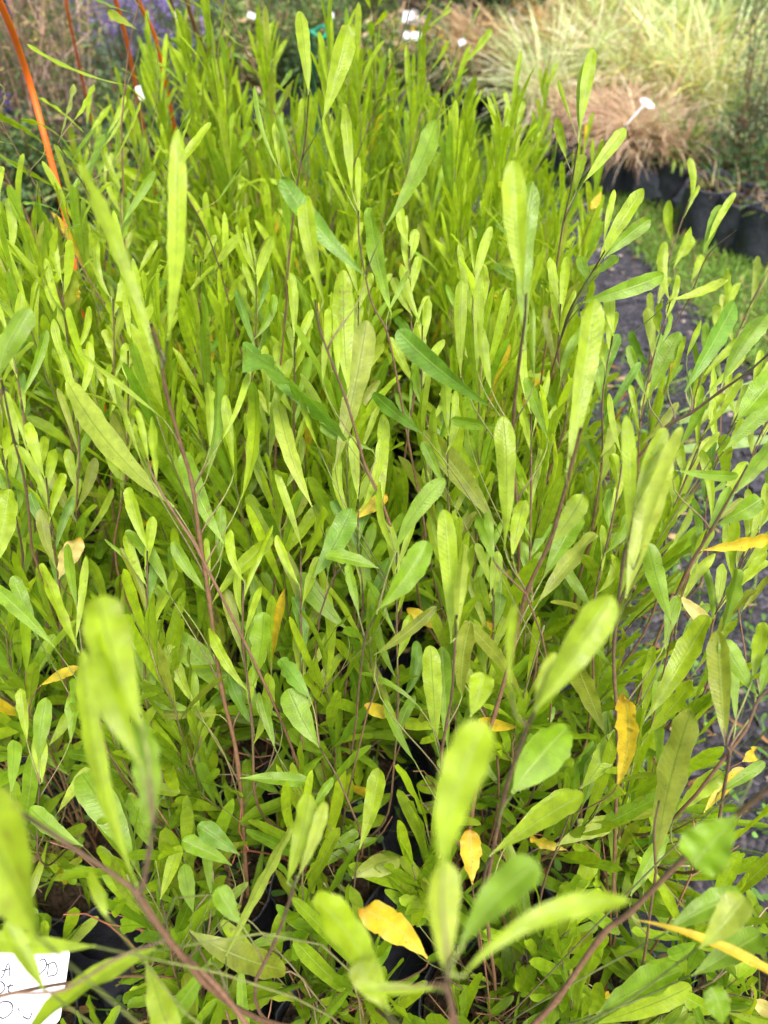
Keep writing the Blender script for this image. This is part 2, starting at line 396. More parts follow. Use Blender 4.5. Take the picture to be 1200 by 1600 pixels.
def make_shoot(root, pts, n_leaves, Ls, Ws, t0, nu, nv, cap=None, side=.4, low=0.0, rad=.0022, origin=(0, 0), up_ang=(22, 45)):
    """one woody shoot (a mesh) with its foliage (a child mesh)"""
    sm = MB(); fm = MB(); pts = np.asarray(pts)
    k = 5; n = len(pts); bk = BARK * rng.uniform(.6, 1.5) + np.array([.10, .06, .03]) * max(0, rng.normal(0, 1))
    sm.tube(pts, np.linspace(rad, rad * .4, n), k, stem_cols(n, k, bk, GTWIG * .6 + TWIG * .4))
    seg = np.linalg.norm(np.diff(pts, axis=0), axis=1); cs = np.r_[0, np.cumsum(seg)]; TL = cs[-1]
    def at(s):
        return np.array([np.interp(s, cs, pts[:, i]) for i in range(3)]).T
    B = []; D = []; N = []; L = []; W = []; TT = []
    ph = rng.random() * 6.28
    for i in range(n_leaves):
        f = t0 + (1 - t0) * (i + rng.random() * .6) / n_leaves; f = min(f, .995)
        p = at(f * TL); q = at(min(f + .02, 1) * TL); pm = at(max(f - .02, 0) * TL); tg = unit(q - pm)
        ph += 2.4 + rng.normal(0, .35)
        ref = unit(np.cross(tg, [0.3, .9, .1])); ref2 = np.cross(tg, ref)
        rad_ = ref * math.cos(ph) + ref2 * math.sin(ph)
        rel = (f - t0) / (1 - t0)
        ang = R(up_ang[1] * (1 - rel) + up_ang[0] * rel) * (0.7 + .6 * rng.random())
        if i >= n_leaves - 2: ang *= .3
        if rel < .35 and rng.random() < .5: ang = R(60 + rng.random() * 40)
        d = tg * math.cos(ang) + rad_ * math.sin(ang)
        d = unit(d + np.array([0, 0, .25 if rel > .3 else .05]))
        l = Ls * (0.55 + .6 * rel + rng.normal(0, .16)); l = max(l, .022)
        if rel > .9: l *= .85
        nrm = unit(np.cross(np.cross(d, rad_), d) * -1 + rng.normal(0, .55, 3))
        B.append(p); D.append(d); N.append(nrm); L.append(l); W.append(Ws * (0.75 + .5 * (1 - rel) + rng.normal(0, .15)) * (0.8 + .2 * l / Ls)); TT.append(rel)
        if rel < .6 and rng.random() < side:              # short side twig with small leaves
            tl = .025 + rng.random() * .07; e = p + unit(d + [0, 0, .35]) * tl
            sm.tube(np.array([p, (p + e) / 2 + rng.normal(0, .003, 3), e]), [rad * .45, rad * .4, rad * .3], 4, TWIG)
            for _ in range(int(3 + rng.random() * 5)):
                g = rng.random(); pp = p + (e - p) * (0.3 + .7 * g)
                dd = unit(unit(e - p) + rng.normal(0, .55, 3) + [0, 0, .2])
                B.append(pp); D.append(dd); N.append(unit(rng.normal(0, 1, 3) + [0, 0, .6])); L.append(Ls * (.35 + .4 * rng.random())); W.append(Ws * (.6 + .5 * rng.random())); TT.append(rel * .6)
    B, D, N, L, W, TT = map(np.array, (B, D, N, L, W, TT))
    if cap is not None:                                            # keep the front plants pruned below head height
        tip = B + D * L[:, None]; zc = cap(tip[:, 1] + origin[1], tip[:, 0] + origin[0])
        zb = cap(B[:, 1] + origin[1], B[:, 0] + origin[0])
        ok = (tip[:, 2] < zc) & (B[:, 2] < zb)
        B, D, N, L, W, TT = (x[ok] for x in (B, D, N, L, W, TT))
    s = sm.build('stem', m_stem, root)
    if len(B):
        nn = len(B)
        leaves(fm, B, D, N, L, np.clip(W, .006, .024), leaf_cols(nn, TT, 0 if cap is not None else .3), bend=rng.normal(-.15, .35, nn), twist=rng.normal(0, .5, nn), fold=rng.uniform(.05, .35, nn), rip=rng.uniform(.02, .12, nn), m=rng.uniform(.55, .74, nn), sway=rng.normal(0, .1, nn), nu=nu, nv=nv)  # back rows shifted limer, backlight painted into their leaf colour
        fm.build('foliage', m_leaf, s)
    return s

def hopbush(loc, H, idx, Lf=.1, sd=.25, n_low=4, n_tw=4, Wf=.014, dens=1.0, n_sh=7, nu=9, nv=4, cap=None, lean=(0, 0), low=True, tall=True):
    root = empty('potted_hopbush', (loc[0], loc[1], 0))
    add_bag(root, idx)
    for k in range(n_sh):
        a = 6.28 * k / n_sh + rng.random() * .8; sp = (.03 + rng.random() * .09) * (1.25 if k else .3)
        h = H * (0.80 + .2 * rng.random()) if k < n_sh - 2 else H * (.6 + .2 * rng.random())
        st = np.array([.018 * math.cos(a), .018 * math.sin(a), .168])
        e = np.array([sp * math.cos(a) + lean[0], sp * math.sin(a) + lean[1], h - .05])
        c1 = st + [.3 * sp * math.cos(a) + rng.normal(0, .015), .3 * sp * math.sin(a) + rng.normal(0, .015), (h - .17) * .35]
        c2 = e - [rng.normal(0, .015) + .2 * lean[0], rng.normal(0, .015), (h - .17) * .35]
        pts = bez(st, c1, c2, e, 12); pts[1:-1] += rng.normal(0, .0022, (10, 3))
        if cap is not None:
            ok = pts[:, 2] < np.array([float(cap(p[1] + loc[1], p[0] + loc[0])) for p in pts])
            pts = pts[:max(4, int(ok.sum()))]
        make_shoot(root, pts, int(26 * dens * (h - .15) / .7) + 4, Lf * (1 if k % 3 else 1.15), Wf, .25, nu, nv, cap, rad=.0021, origin=loc, up_ang=(10, 40), side=sd)
    if low:                                                         # low bushy growth round the base
        for k in range(n_low):
            a = rng.random() * 6.28; h = .30 + rng.random() * .16; sp = .06 + rng.random() * .07
            st = np.array([.015 * math.cos(a), .015 * math.sin(a), .17]); e = np.array([sp * math.cos(a), sp * math.sin(a), h])
            pts = bez(st, st + [0, 0, .05], e - [.03 * math.cos(a), .03 * math.sin(a), .04], e, 7)
            make_shoot(root, pts, 11, .078, .0180, .25, nu, nv, cap, rad=.0016, origin=loc, up_ang=(35, 75))
    for k in range(n_tw):                                           # leafless woody twigs
        a = rng.random() * 6.28; h = .26 + rng.random() * .26; sp = .04 + rng.random() * .10
        st = np.array([.02 * math.cos(a), .02 * math.sin(a), .168]); e = np.array([sp * math.cos(a), sp * math.sin(a), h])
        pts = bez(st, st + [0, 0, .06], e - [.05 * math.cos(a + 1), .05 * math.sin(a + 1), .03], e, 8); sm = MB()
        c = [BARK, BARK * 1.3, np.array([.34, .25, .16]), np.array([.12, .07, .05]), BARK * .8, np.array([.30, .11, .06])][k % 6]
        sm.tube(pts, np.linspace(.0020, .0008, 8), 5, c)
        for j in (3, 5):
            q = pts[j] + unit(rng.normal(0, 1, 3) + [0, 0, .6]) * .07; sm.tube(np.array([pts[j], (pts[j] + q) / 2 + rng.normal(0, .004, 3), q]), [.0011, .0009, .0006], 4, c)
        sm.build('bare_twig', m_stem, root)
    return root

def cap_f(y, x):
    y = np.asarray(y, float)
    return .40 + np.clip(y, -.3, 3) * .95 + .0 * x
ordn = ['first', 'second', 'third', 'fourth', 'fifth', 'sixth', 'seventh', 'eighth', 'ninth', 'tenth', 'eleventh', 'twelfth', 'thirteenth', 'fourteenth', 'fifteenth', 'sixteenth', 'seventeenth', 'eighteenth']
rowsY = [.04, .24, .43, .63, .83, 1.04, 1.25, 1.45, 1.64, 1.84]
colsX = [-.84, -.65, -.455, -.26, -.065, .125, .295, .48]
plants = []
protos = []
GRP = 'potted hopbushes standing in the block'
for ri, y in enumerate(rowsY):
    row = []
    for ci, x in enumerate(colsX):
        dd = .707 * (y + 1.05)
        if abs(x) > .50 * dd + .20: continue
        if x < -.8 and y > .7: continue
        if ci == 1 and y > 1.3: continue
        if ci == 7 and y > .3: continue
        X = x + rng.normal(0, .014); Y = y + rng.normal(0, .014)
        edge = x > .28
        if ri < 4 or ci == 7:
            H = min(.92, .46 + y * .85) + .04 * rng.random()
            if ci == 6 and ri > 1: H *= .85
            if ci == 7: H = .44 + .05 * rng.random()
            r = hopbush((X, Y), H, ri * 8 + ci, Lf=.108 if ri < 2 else .115, sd=.16, n_low=2 if ri < 3 else 3, n_sh=4 if ri < 3 else 5, n_tw=9, nu=9, nv=4, cap=cap_f, lean=((.03 if edge else 0), 0))
        else:
            cand = [p for p in protos if p[0] == edge]
            if len(cand) < (3 if edge else 6):
                H = (.80 if edge else .92) + .08 * rng.random()
                r = hopbush((X, Y), H, ri * 8 + ci, Lf=.092, Wf=.0118, dens=1.3, n_sh=8, nu=6, nv=2 if ri > 4 else 4, lean=((.02, 0) if edge else (0, 0)), low=ri < 7)
                protos.append((edge, r))
            else:
                r = copy_tree(cand[rng.integers(len(cand))][1])
                r.location = (X, Y, 0); r.rotation_euler = (0, 0, 0 if edge else rng.random() * 6.28)
                s_ = (.87 + rng.random() * .22) * (.93 if ci == 2 and y > 1.1 else 1) * (.86 if ci == 1 else 1); r.scale = (1, 1, s_)
        row.append(r); plants.append(r)
    for k, r in enumerate(row):
        look = ['short clipped', 'short leafy', 'leafy lime-green', 'bushy lime-green', 'tall lime-green', 'tall upright', 'tall upright', 'slender upright', 'slender', 'slender far'][ri]
        rn = 'front row' if ri == 0 else ('back row' if ri == len(rowsY) - 1 else ordn[ri] + ' row back')
        cn = 'leftmost' if k == 0 else ('rightmost' if k == len(row) - 1 else ordn[k] + ' from left')
        tag(r, f'{look} hopbush in a bag, {cn} in the {rn}', 'shrub', GRP)

def nearest_plant(p):
    return min(plants, key=lambda r: (r.location.x - p[0]) ** 2 + (r.location.y - p[1]) ** 2)

# ------------------------------------------------------------------ individual shoots seen close up
# s: stem in photo pixels from tip to foot, d: depth at top / foot (m), L: leaves (base x,y, tip x,y, width, colour, sway[, depth shift])
HERO = [
 dict(s=[(235,505),(250,548),(259,610),(284,700),(299,752),(312,840),(326,930),(346,1075),(372,1195),(386,1385)], d=(.60,.98), r=2.7, L=[
  (272,792,104,594,46,'p',.10),(256,655,122,548,12,'l',0),(250,585,200,440,24,'l',.05),(235,520,125,255,27,'l',-.05,-.16),(262,532,275,192,35,'l',-.12,-.14),
  (345,690,388,582,12,'l',-.1),(350,850,287,705,34,'g',.1),(325,742,336,566,34,'g',-.1,.05),(328,702,323,597,18,'l',0),(377,780,396,594,27,'l',-.08,.03),
  (367,740,352,617,15,'l',.05,.03),(222,722,178,596,13,'l',0),(330,945,428,840,22,'l',.18),(328,920,322,840,11,'l',0),(322,925,270,845,22,'g',.1),
  (262,925,194,828,24,'g',-.22),(285,948,161,838,8,'g',.12),(440,1122,263,985,46,'g',.08),(305,1102,262,1006,28,'l',.1),(257,1240,314,1066,17,'l',-.2),
  (302,1110,222,1080,24,'g',.12),(346,1117,222,1116,17,'o',0),(257,1248,264,1146,34,'g',0),(345,885,345,790,20,'g',0,.04),(420,1010,395,900,16,'g',.1,.05)]),
 dict(s=[(228,716),(243,752),(266,792),(303,848)], d=(.63,.66), r=1.6, L=[(232,720,214,640,12,'l',0),(245,755,238,650,16,'l',0)]),
 dict(s=[(240,1290),(232,1335),(222,1390),(214,1395),(240,1435),(262,1466)], d=(.36,.44), r=2.2, L=[
  (225,1142,152,930,72,'l',.1,-.01),(220,1195,148,978,56,'l',.12,-.02),(238,1300,216,1126,50,'g',-.05),(214,1385,128,1015,30,'l',.1,.01)]),
 dict(s=[(-60,1215),(20,1262),(110,1322),(215,1396),(262,1468),(340,1542),(392,1610)], d=(.36,.52), r=2.1, L=[
  (60,1470,-70,1235,110,'l',0,-.10),(150,1478,-40,1468,34,'l',.05,-.04),(72,1552,8,1440,26,'l',.1,-.05),(243,1482,40,1625,52,'l',-.08,-.01),
  (228,1500,270,1625,46,'l',0,.02),(330,1500,250,1605,40,'g',.05,.05),(170,1440,140,1360,22,'l',0,-.05)]),
 dict(s=[(262,1468),(185,1496),(100,1546),(20,1552)], d=(.42,.38), r=1.3, L=[]),
 dict(s=[(592,1040),(586,1080),(575,1110)], d=(.72,.75), r=1.2, L=[]),
 # pale olive leaf and yellow leaf at the bottom
 dict(s=[(296,1455),(330,1520),(360,1600)], d=(.66,.74), r=1.6, L=[(296,1454,450,1516,52,'o',-.12)]),
 # centre bottom blurred cluster
 dict(s=[(700,1500),(698,1530),(700,1548),(715,1610)], d=(.30,.40), r=1.8, L=[
  (690,1362,758,1125,74,'l',.12,-.01),(697,1530,690,1345,58,'p',0,.0),(718,1482,843,1348,60,'g',.15,.03),(720,1528,990,1405,34,'l',.28,-.01),
  (608,1580,490,1400,54,'l',-.15,.01),(600,1575,560,1500,44,'p',.1,0),(690,1545,560,1548,20,'l',0,.02)]),
 dict(s=[(594,1545),(650,1541),(698,1545),(706,1612)], d=(.31,.34), r=.8, L=[]),
 # right bottom woody branch
 dict(s=[(1210,1225),(1160,1266),(1070,1340),(985,1425),(940,1462),(870,1562),(825,1610)], d=(.40,.62), r=2.8, L=[
  (1150,1275,1082,1350,80,'g',0,-.02),(990,1437,1230,1532,17,'y',.14),(1040,1458,1160,1398,46,'g',.1,.02),(1092,1482,1165,1400,50,'p',0,-.02),
  (1080,1525,1190,1458,44,'g',0,.05),(932,1585,1066,1515,46,'g',.1,.05),(930,1600,1085,1540,34,'l',.1,.07),(1130,1600,1110,1540,40,'g',0,-.02)]),
 dict(s=[(1025,1362),(1022,1300),(1030,1250)][::-1], d=(.60,.66), r=1.6, L=[(1024,1350,1080,1108,52,'o',.08),(1005,1385,1070,1200,30,'g',.1,.03),(985,1400,1040,1300,30,'g',0,.03)]),
 # right middle brown stem
 dict(s=[(908,668),(895,720),(868,820),(858,850),(822,928),(800,1020),(775,1110),(752,1185),(735,1290)], d=(.55,.86), r=2.6, L=[
  (885,738,930,465,44,'l',-.05,-.01),(898,722,925,556,24,'l',.06),(840,942,932,834,36,'s',.05,.05),(858,850,912,772,38,'l',-.12),
  (788,860,786,650,34,'l',-.08,-.02),(800,872,820,780,27,'l',0,-.01),(850,900,905,800,40,'g',0,.06),(700,1010,790,800,14,'g',0,.1)]),
 dict(s=[(770,870),(778,885),(822,928)], d=(.62,.66), r=1.2, L=[(772,872,760,800,16,'g',0),(776,884,745,800,22,'g',0,.03)]),
 dict(s=[(838,1105),(818,1150),(790,1235),(770,1330)], d=(.40,.62), r=2.1, L=[
  (835,1112,957,930,56,'l',-.03,-.01),(798,1080,806,945,16,'l',.1,-.04),(800,1240,888,1135,78,'g',0,-.01),(790,1320,905,1240,36,'l',.1,.16),
  (835,1108,868,1020,22,'p',0,.01)]),
 # centre upright
 dict(s=[(714,960),(710,1020),(706,1085),(698,1130),(690,1190),(700,1260)], d=(.60,.80), r=1.9, L=[
  (705,1005,694,796,33,'l',-.03,-.01),(716,985,725,846,27,'p',0,-.01),(682,1165,672,1008,34,'l',0,.01),(700,1175,690,1010,28,'g',0,.03),
  (722,1090,735,968,34,'o',0,.06),(584,1024,682,946,20,'o',-.1,.05),(735,1120,755,1050,44,'l',-.1,-.10),(660,1110,560,1050,12,'g',-.2,.04),
  (648,1190,600,1090,18,'g',.1,.06)]),
 # centre upper stem
 dict(s=[(492,468),(500,515),(520,570),(541,626),(560,690),(572,732),(592,772),(620,850)], d=(.60,.80), r=1.7, L=[
  (545,612,536,420,38,'l',.03,.01),(522,735,572,500,44,'s',-.05,.03),(519,582,513,480,14,'l',0),(506,472,476,305,29,'l',.03),(572,432,437,276,36,'d',.08,.02),
  (540,688,383,545,42,'d',-.06,.01),(558,700,378,532,26,'d',.05,.05),(488,792,434,626,30,'p',.04,-.01),(597,802,600,646,23,'l',0,-.01),(528,590,525,500,14,'l',0,.02),
  (504,600,510,520,12,'l',0,.03),(585,705,500,665,22,'g',0,.05),(497,700,470,620,10,'l',0)]),
 dict(s=[(540,880),(520,905),(500,960)], d=(.66,.74), r=1.2, L=[(490,902,550,794,42,'d',-.08),(592,888,508,868,26,'g',-.1,.02),(545,985,466,896,36,'g',.1,.03),(512,900,520,820,20,'g',0,.04)]),
 dict(s=[(588,960),(570,1000),(560,1080)], d=(.60,.72), r=1.4, L=[(590,952,668,844,42,'g',-.06),(618,862,697,746,32,'g',.15,.02),(560,960,545,880,20,'g',0,.04)]),
 # top centre
 dict(s=[(483,140),(476,225),(464,290),(452,400),(445,500),(436,600),(430,720)], d=(.68,.98), r=1.4, L=[
  (482,148,468,16,24,'l',-.02),(504,190,545,38,37,'l',-.04,-.01),(482,145,485,85,7,'l',0),(455,268,432,175,12,'g',.06),(440,272,397,132,9,'g',.15,.02),(436,262,430,190,13,'l',0,.02)]),
 dict(s=[(560,330),(562,380),(580,470),(605,520),(622,600),(640,700),(660,800)], d=(.66,.86), r=1.4, L=[
  (550,300,538,160,19,'l',-.04),(545,310,505,185,9,'l',.05),(604,352,682,188,36,'g',-.08,-.01),(612,492,576,324,30,'g',.06,-.01),(562,340,560,245,11,'l',0),(606,490,640,420,10,'g',0,.03),(640,650,660,480,12,'g',0,.08)]),
 dict(s=[(822,455),(820,500),(812,560),(803,640),(803,700),(805,762),(812,820)], d=(.52,.78), r=1.9, L=[
  (818,462,801,250,41,'l',.02,-.01),(822,548,832,284,35,'g',.10,.0),(775,640,620,516,34,'d',.08,.02),(776,822,662,672,40,'o',-.05,.03),(720,590,721,436,23,'l',0,.06),
  (745,585,750,430,19,'l',0,.08),(768,612,748,500,20,'l',0,.04),(664,680,583,614,26,'d',.05,.08),(783,668,705,655,18,'g',0,.08),(858,690,822,590,20,'g',0,.05),
  (835,600,832,480,10,'g',0,.02),(735,700,715,600,14,'l',0,.08),(694,760,660,690,18,'g',0,.06)]),
 # upper right shoots
 dict(s=[(903,225),(893,290),(880,350),(868,430),(850,560)], d=(.86,1.1), r=1.7, L=[
  (906,205,927,76,22,'l',.05),(904,205,914,98,18,'l',.05),(912,285,978,200,23,'l',0),(885,250,870,184,18,'l',0,.01),(895,195,872,125,8,'l',0),
  (900,300,912,240,18,'l',0,.02)]),
 dict(s=[(945,392),(930,418),(905,458),(885,500),(860,590)], d=(.72,.95), r=1.6, L=[
  (935,412,1008,290,27,'l',.05),(944,404,1017,342,26,'g',.06,.01),(943,382,960,296,12,'l',0),(905,474,1041,428,30,'g',-.05,.02),(920,440,905,400,18,'g',0,.02),
  (1048,468,1142,434,16,'p',0,.1),(930,430,965,400,16,'g',0,.02)]),
 dict(s=[(1215,540),(1170,580),(1125,612),(1080,645),(1035,672),(980,740),(930,830)], d=(.66,.92), r=2.1, L=[
  (1070,612,1150,470,33,'d',.08),(1128,600,1200,488,36,'g',.1,.01),(1012,625,1062,518,28,'g',.08,.03),(1150,660,1212,585,46,'g',0,-.03),(1130,705,1215,622,32,'g',0,-.02),
  (1100,620,1165,555,12,'l',0,.01),(1042,608,1068,530,10,'l',0,.02),(1062,700,1105,620,20,'g',0,.05),(1072,560,1095,500,12,'l',0,.05)]),
 dict(s=[(1168,726),(1150,760),(1110,830),(1080,880)], d=(.62,.72), r=1.8, L=[(1056,735,1154,744,20,'g',-.06,-.01),(1150,770,1210,690,30,'g',0),(1120,820,1190,780,30,'g',0,.02),(1100,850,1140,760,18,'g',0,.03)]),
 dict(s=[(1200,330),(1150,360),(1105,400),(1075,470),(1020,560)][1:], d=(.95,1.15), r=1.2, L=[(1105,380,1150,300,13,'l',.05),(1098,400,1125,320,20,'g',0),(1052,420,1080,355,13,'l',0),(1080,440,1097,398,13,'l',0),(1040,500,1052,460,12,'l',0)]),
 dict(s=[(985,835),(975,870),(960,1000),(960,1060),(965,1145),(962,1280),(958,1400)], d=(.56,.90), r=2.3, L=[
  (978,935,1045,698,48,'p',.04,-.08),(1000,865,1066,666,24,'p',.04,-.05),(980,848,978,648,23,'l',0,-.03),(990,800,1040,668,30,'l',.05,-.02),(1028,720,1020,690,10,'l',0),
  (960,1045,905,985,12,'g',0),(945,1146,900,1035,36,'o',.06,.02),(1005,1128,1022,1010,22,'l',0,.02),(1004,1130,1108,962,42,'l',-.04,.03),(1010,1150,1084,1062,32,'l',.05,.05),
  (1050,975,1012,848,34,'g',.05,.08),(1040,1020,1060,930,20,'g',0,.06),(960,1140,900,1220,30,'g',0,.1)]),
 dict(s=[(1135,1165),(1140,1180),(1132,1230),(1115,1330)], d=(.62,.78), r=2.0, L=[
  (1134,1165,1122,985,40,'o',.03),(1184,1088,1130,1000,36,'g',.05),(1176,1062,1194,972,26,'l',0),(1128,992,1152,888,24,'g',.08,.05),(1055,1272,1130,1206,32,'l',.1),(1150,1130,1148,1010,18,'g',0,.04),(1120,1240,1195,1190,20,'g',0)]),
 dict(s=[(1212,1070),(1186,1092),(1165,1140),(1135,1180)], d=(.60,.64), r=2.0, L=[(1186,1090,1205,1020,20,'g',0)]),
 # lower right sharp leaves
 dict(s=[(905,1232),(880,1300),(850,1380),(838,1450)], d=(.76,.92), r=1.6, L=[
  (908,1232,962,1146,37,'l',-.08),(868,1322,958,1284,34,'p',.06),(895,1412,930,1332,31,'l',0),(868,1455,946,1396,42,'l',.05,-.02),(866,1415,892,1380,18,'l',0),(910,1260,935,1180,30,'g',0,.05)]),
 dict(s=[(765,1338),(755,1380),(748,1450)], d=(.60,.80), r=1.9, L=[(768,1334,912,1240,42,'l',.05),(640,1420,640,1382,26,'l',0,.15),(640,1480,628,1400,22,'g',0,.12),(830,1500,812,1370,22,'g',0,.1)]),
 dict(s=[(560,1328),(555,1370),(548,1440)], d=(.76,.88), r=1.4, L=[(562,1326,592,1200,33,'l',-.06),(550,1372,625,1340,42,'s',.08),(510,1330,560,1300,20,'g',0),(470,1372,590,1310,18,'g',.08,.03)]),
 dict(s=[(462,1370),(455,1400),(430,1470),(400,1530)], d=(.50,.62), r=1.8, L=[(448,1382,482,1238,36,'l',-.06),(465,1372,508,1252,24,'p',-.1,-.01),(350,1500,455,1292,22,'p',.08,.02),(378,1445,340,1386,38,'g',.1,.0)]),
 dict(s=[(500,1168),(530,1220),(560,1290)], d=(.72,.80), r=1.5, L=[(500,1168,450,1076,46,'g',.08),(486,1092,436,1030,34,'d',0),(395,1072,412,956,34,'g',-.05,.04),(375,1216,486,1222,24,'g',.08,.02),(430,1170,405,1080,22,'g',0,.05),(490,1260,520,1215,16,'g',0,.03)]),
 dict(s=[(252,1405),(262,1450),(270,1510)], d=(.72,.82), r=1.5, L=[
  (250,1406,280,1320,24,'l',-.05),(302,1426,288,1350,28,'g',.05),(375,1336,308,1290,34,'d',-.05),(362,1352,284,1312,30,'g',-.05,.02),(210,1352,124,1205,58,'g',-.12,.0),
  (130,1322,46,1262,32,'g',.1),(240,1330,200,1240,36,'g',0,.04),(330,1400,320,1320,18,'g',0,.04)]),
 dict(s=[(62,1225),(60,1260),(58,1330)], d=(.72,.84), r=1.4, L=[
  (42,1160,32,1075,20,'l',0),(60,1190,72,1088,29,'g',0),(66,1222,60,1145,27,'l',0),(17,1242,22,1156,24,'g',0),(110,1160,120,1060,30,'g',.05,.04),(90,1270,140,1200,22,'p',0,.02)]),
 dict(s=[(122,1020),(140,1060),(160,1150)], d=(.70,.82), r=1.6, L=[(124,1020,64,880,21,'l',.06),(118,1002,135,868,14,'l',0),(86,1012,-12,915,26,'g',-.05),(60,1000,20,900,24,'g',0,.05),(120,950,105,850,18,'g',0,.06)]),
 # upper left
 dict(s=[(168,112),(182,190),(200,260),(215,330),(230,420)], d=(.80,1.0), r=1.5, L=[
  (168,112,84,9,22,'s',.05),(172,60,155,-12,16,'l',0),(180,222,88,127,23,'g',.05),(88,272,87,172,18,'g',0),(196,148,222,56,15,'g',.05),(205,165,142,122,10,'g',0),
  (215,330,150,240,22,'g',.05),(182,165,140,40,12,'l',0,.05),(190,290,178,180,15,'g',0,.03)]),
 dict(s=[(56,200),(75,250),(92,300),(110,380)], d=(.80,.96), r=1.5, L=[
  (56,200,0,92,22,'l',-.05),(6,250,16,118,14,'l',0),(76,246,20,180,22,'g',.05),(55,190,37,60,14,'g',.05),(60,270,30,215,16,'p',0),(40,330,5,190,16,'l',0)]),
 dict(s=[(362,92),(372,170),(375,260),(378,400)], d=(.86,1.1), r=1.4, L=[(362,92,312,-14,18,'g',.03),(368,112,365,10,16,'l',0),(372,70,350,0,12,'l',0),(380,160,372,60,14,'g',0,.04)]),
 dict(s=[(2,592),(20,680),(40,760),(50,860)], d=(.56,.78), r=1.6, L=[(-4,594,46,480,42,'g',.1),(-4,880,14,764,44,'l',0,.02),(30,700,8,610,16,'l',0)]),
]
YELLOW = [ # base x,y, tip x,y, width, depth, label
 (668,1497,556,1404,45,.62,'yellow leaf with a torn brown edge'),(963,1232,1000,1066,34,.70,'spotted orange-yellow leaf'),(738,1382,734,1296,34,.74,'yellow upright leaf'),
 (1095,860,1212,836,24,.72,'orange-tipped leaf'),(885,1328,828,1306,18,.86,None),(628,1120,566,1100,20,.84,None),(92,905,124,840,30,.80,'faded cream-yellow leaf'),
 (62,1072,130,1038,16,.80,None),(552,812,606,776,22,.78,None),(112,474,120,452,16,1.0,None),(692,385,696,345,15,1.1,None),(436,276,410,252,8,1.0,None),
 (700,985,640,955,20,.84,None),(738,1006,770,975,24,.80,'curled red-brown and yellow leaf'),(762,940,792,895,12,.82,None),(1100,1270,1165,1200,20,.84,None),(1160,1190,1190,1172,22,.86,None),
 (1060,930,1100,975,22,.84,'dry cream leaf'),(1170,1560,1230,1575,34,.78,'pale yellow leaf'),(940,300,925,325,12,1.2,None),(675,1360,690,1310,14,.9,None),(120,340,130,290,10,1.1,None)]
rh = np.random.default_rng(5)
def extra(px, py, d, wide=1.0, lean=0.0, nl=9):
    H = rh.uniform(150, 260); s = [(px + lean * H * .8, py - H * .45), (px + lean * H * .35, py), (px + rh.normal(0, 8), py + H * .5), (px + rh.normal(0, 14), py + H)]
    L = []
    for i in range(nl):
        f = i / (nl - 1); by = s[0][1] + f * H * 1.15; bx = np.interp(by, [q[1] for q in s], [q[0] for q in s]) + rh.normal(0, 2)
        sd = (1 if i % 2 else -1); ln = rh.uniform(70, 135) / d * .72; a = sd * rh.uniform(.05, .35) * (1 + f) + lean * .6
        L.append((bx, by, bx + ln * math.sin(a), by - ln * math.cos(a), rh.uniform(13, 24) / d * .72 * wide, 'llggpdol'[rh.integers(8)] if i > 2 else 'l', rh.normal(0, .12), rh.normal(0, .015)))
    HERO.append(dict(s=s, d=(d, d + .14), r=rh.uniform(1.3, 2.0), L=L))
for px, py, d in [(30,420,.95),(20,330,1.0),(110,520,.92),(150,430,1.0),(50,640,.84),(130,700,.82),(200,640,.84),(290,440,.95),(350,380,1.0),(400,500,.88),(460,600,.84),(420,740,.78),(500,400,.98),
                  (560,560,.86),(640,480,.92),(690,400,1.0),(660,620,.84),(740,520,.90),(760,380,1.0),(700,780,.78),(560,860,.76),(470,960,.74),(840,400,.98),(870,560,.90),(930,620,.86),(830,760,.80),
                  (1000,560,.92),(940,820,.78),(1060,860,.78),(1120,900,.76),(230,960,.74),(90,830,.78),(30,780,.80),(1010,430,1.1),(770,1000,.74),(620,980,.74),(380,1010,.74),(10,540,.88),(1050,740,.86),(180,560,.90),(160,260,1.15),(8,150,.95),(105,180,1.3),(1080,560,1.0),(1130,470,1.05),(1180,620,.9),(1150,780,.8),(1100,690,.9),(205,170,1.2),(330,120,1.25),(400,140,1.3),(270,180,1.2),(450,100,1.4),(600,120,1.4),(555,90,1.5),(640,150,1.3),(705,180,1.3),(815,170,1.3)]:
    extra(px, py, d, lean=max(0, (px - 850) / 500) - max(0, (200 - px) / 900), nl=10)
n_leaf_total = 0
def to_local(root, p): return np.asarray(p) - np.array([root.location.x, root.location.y, 0])
nh = 0
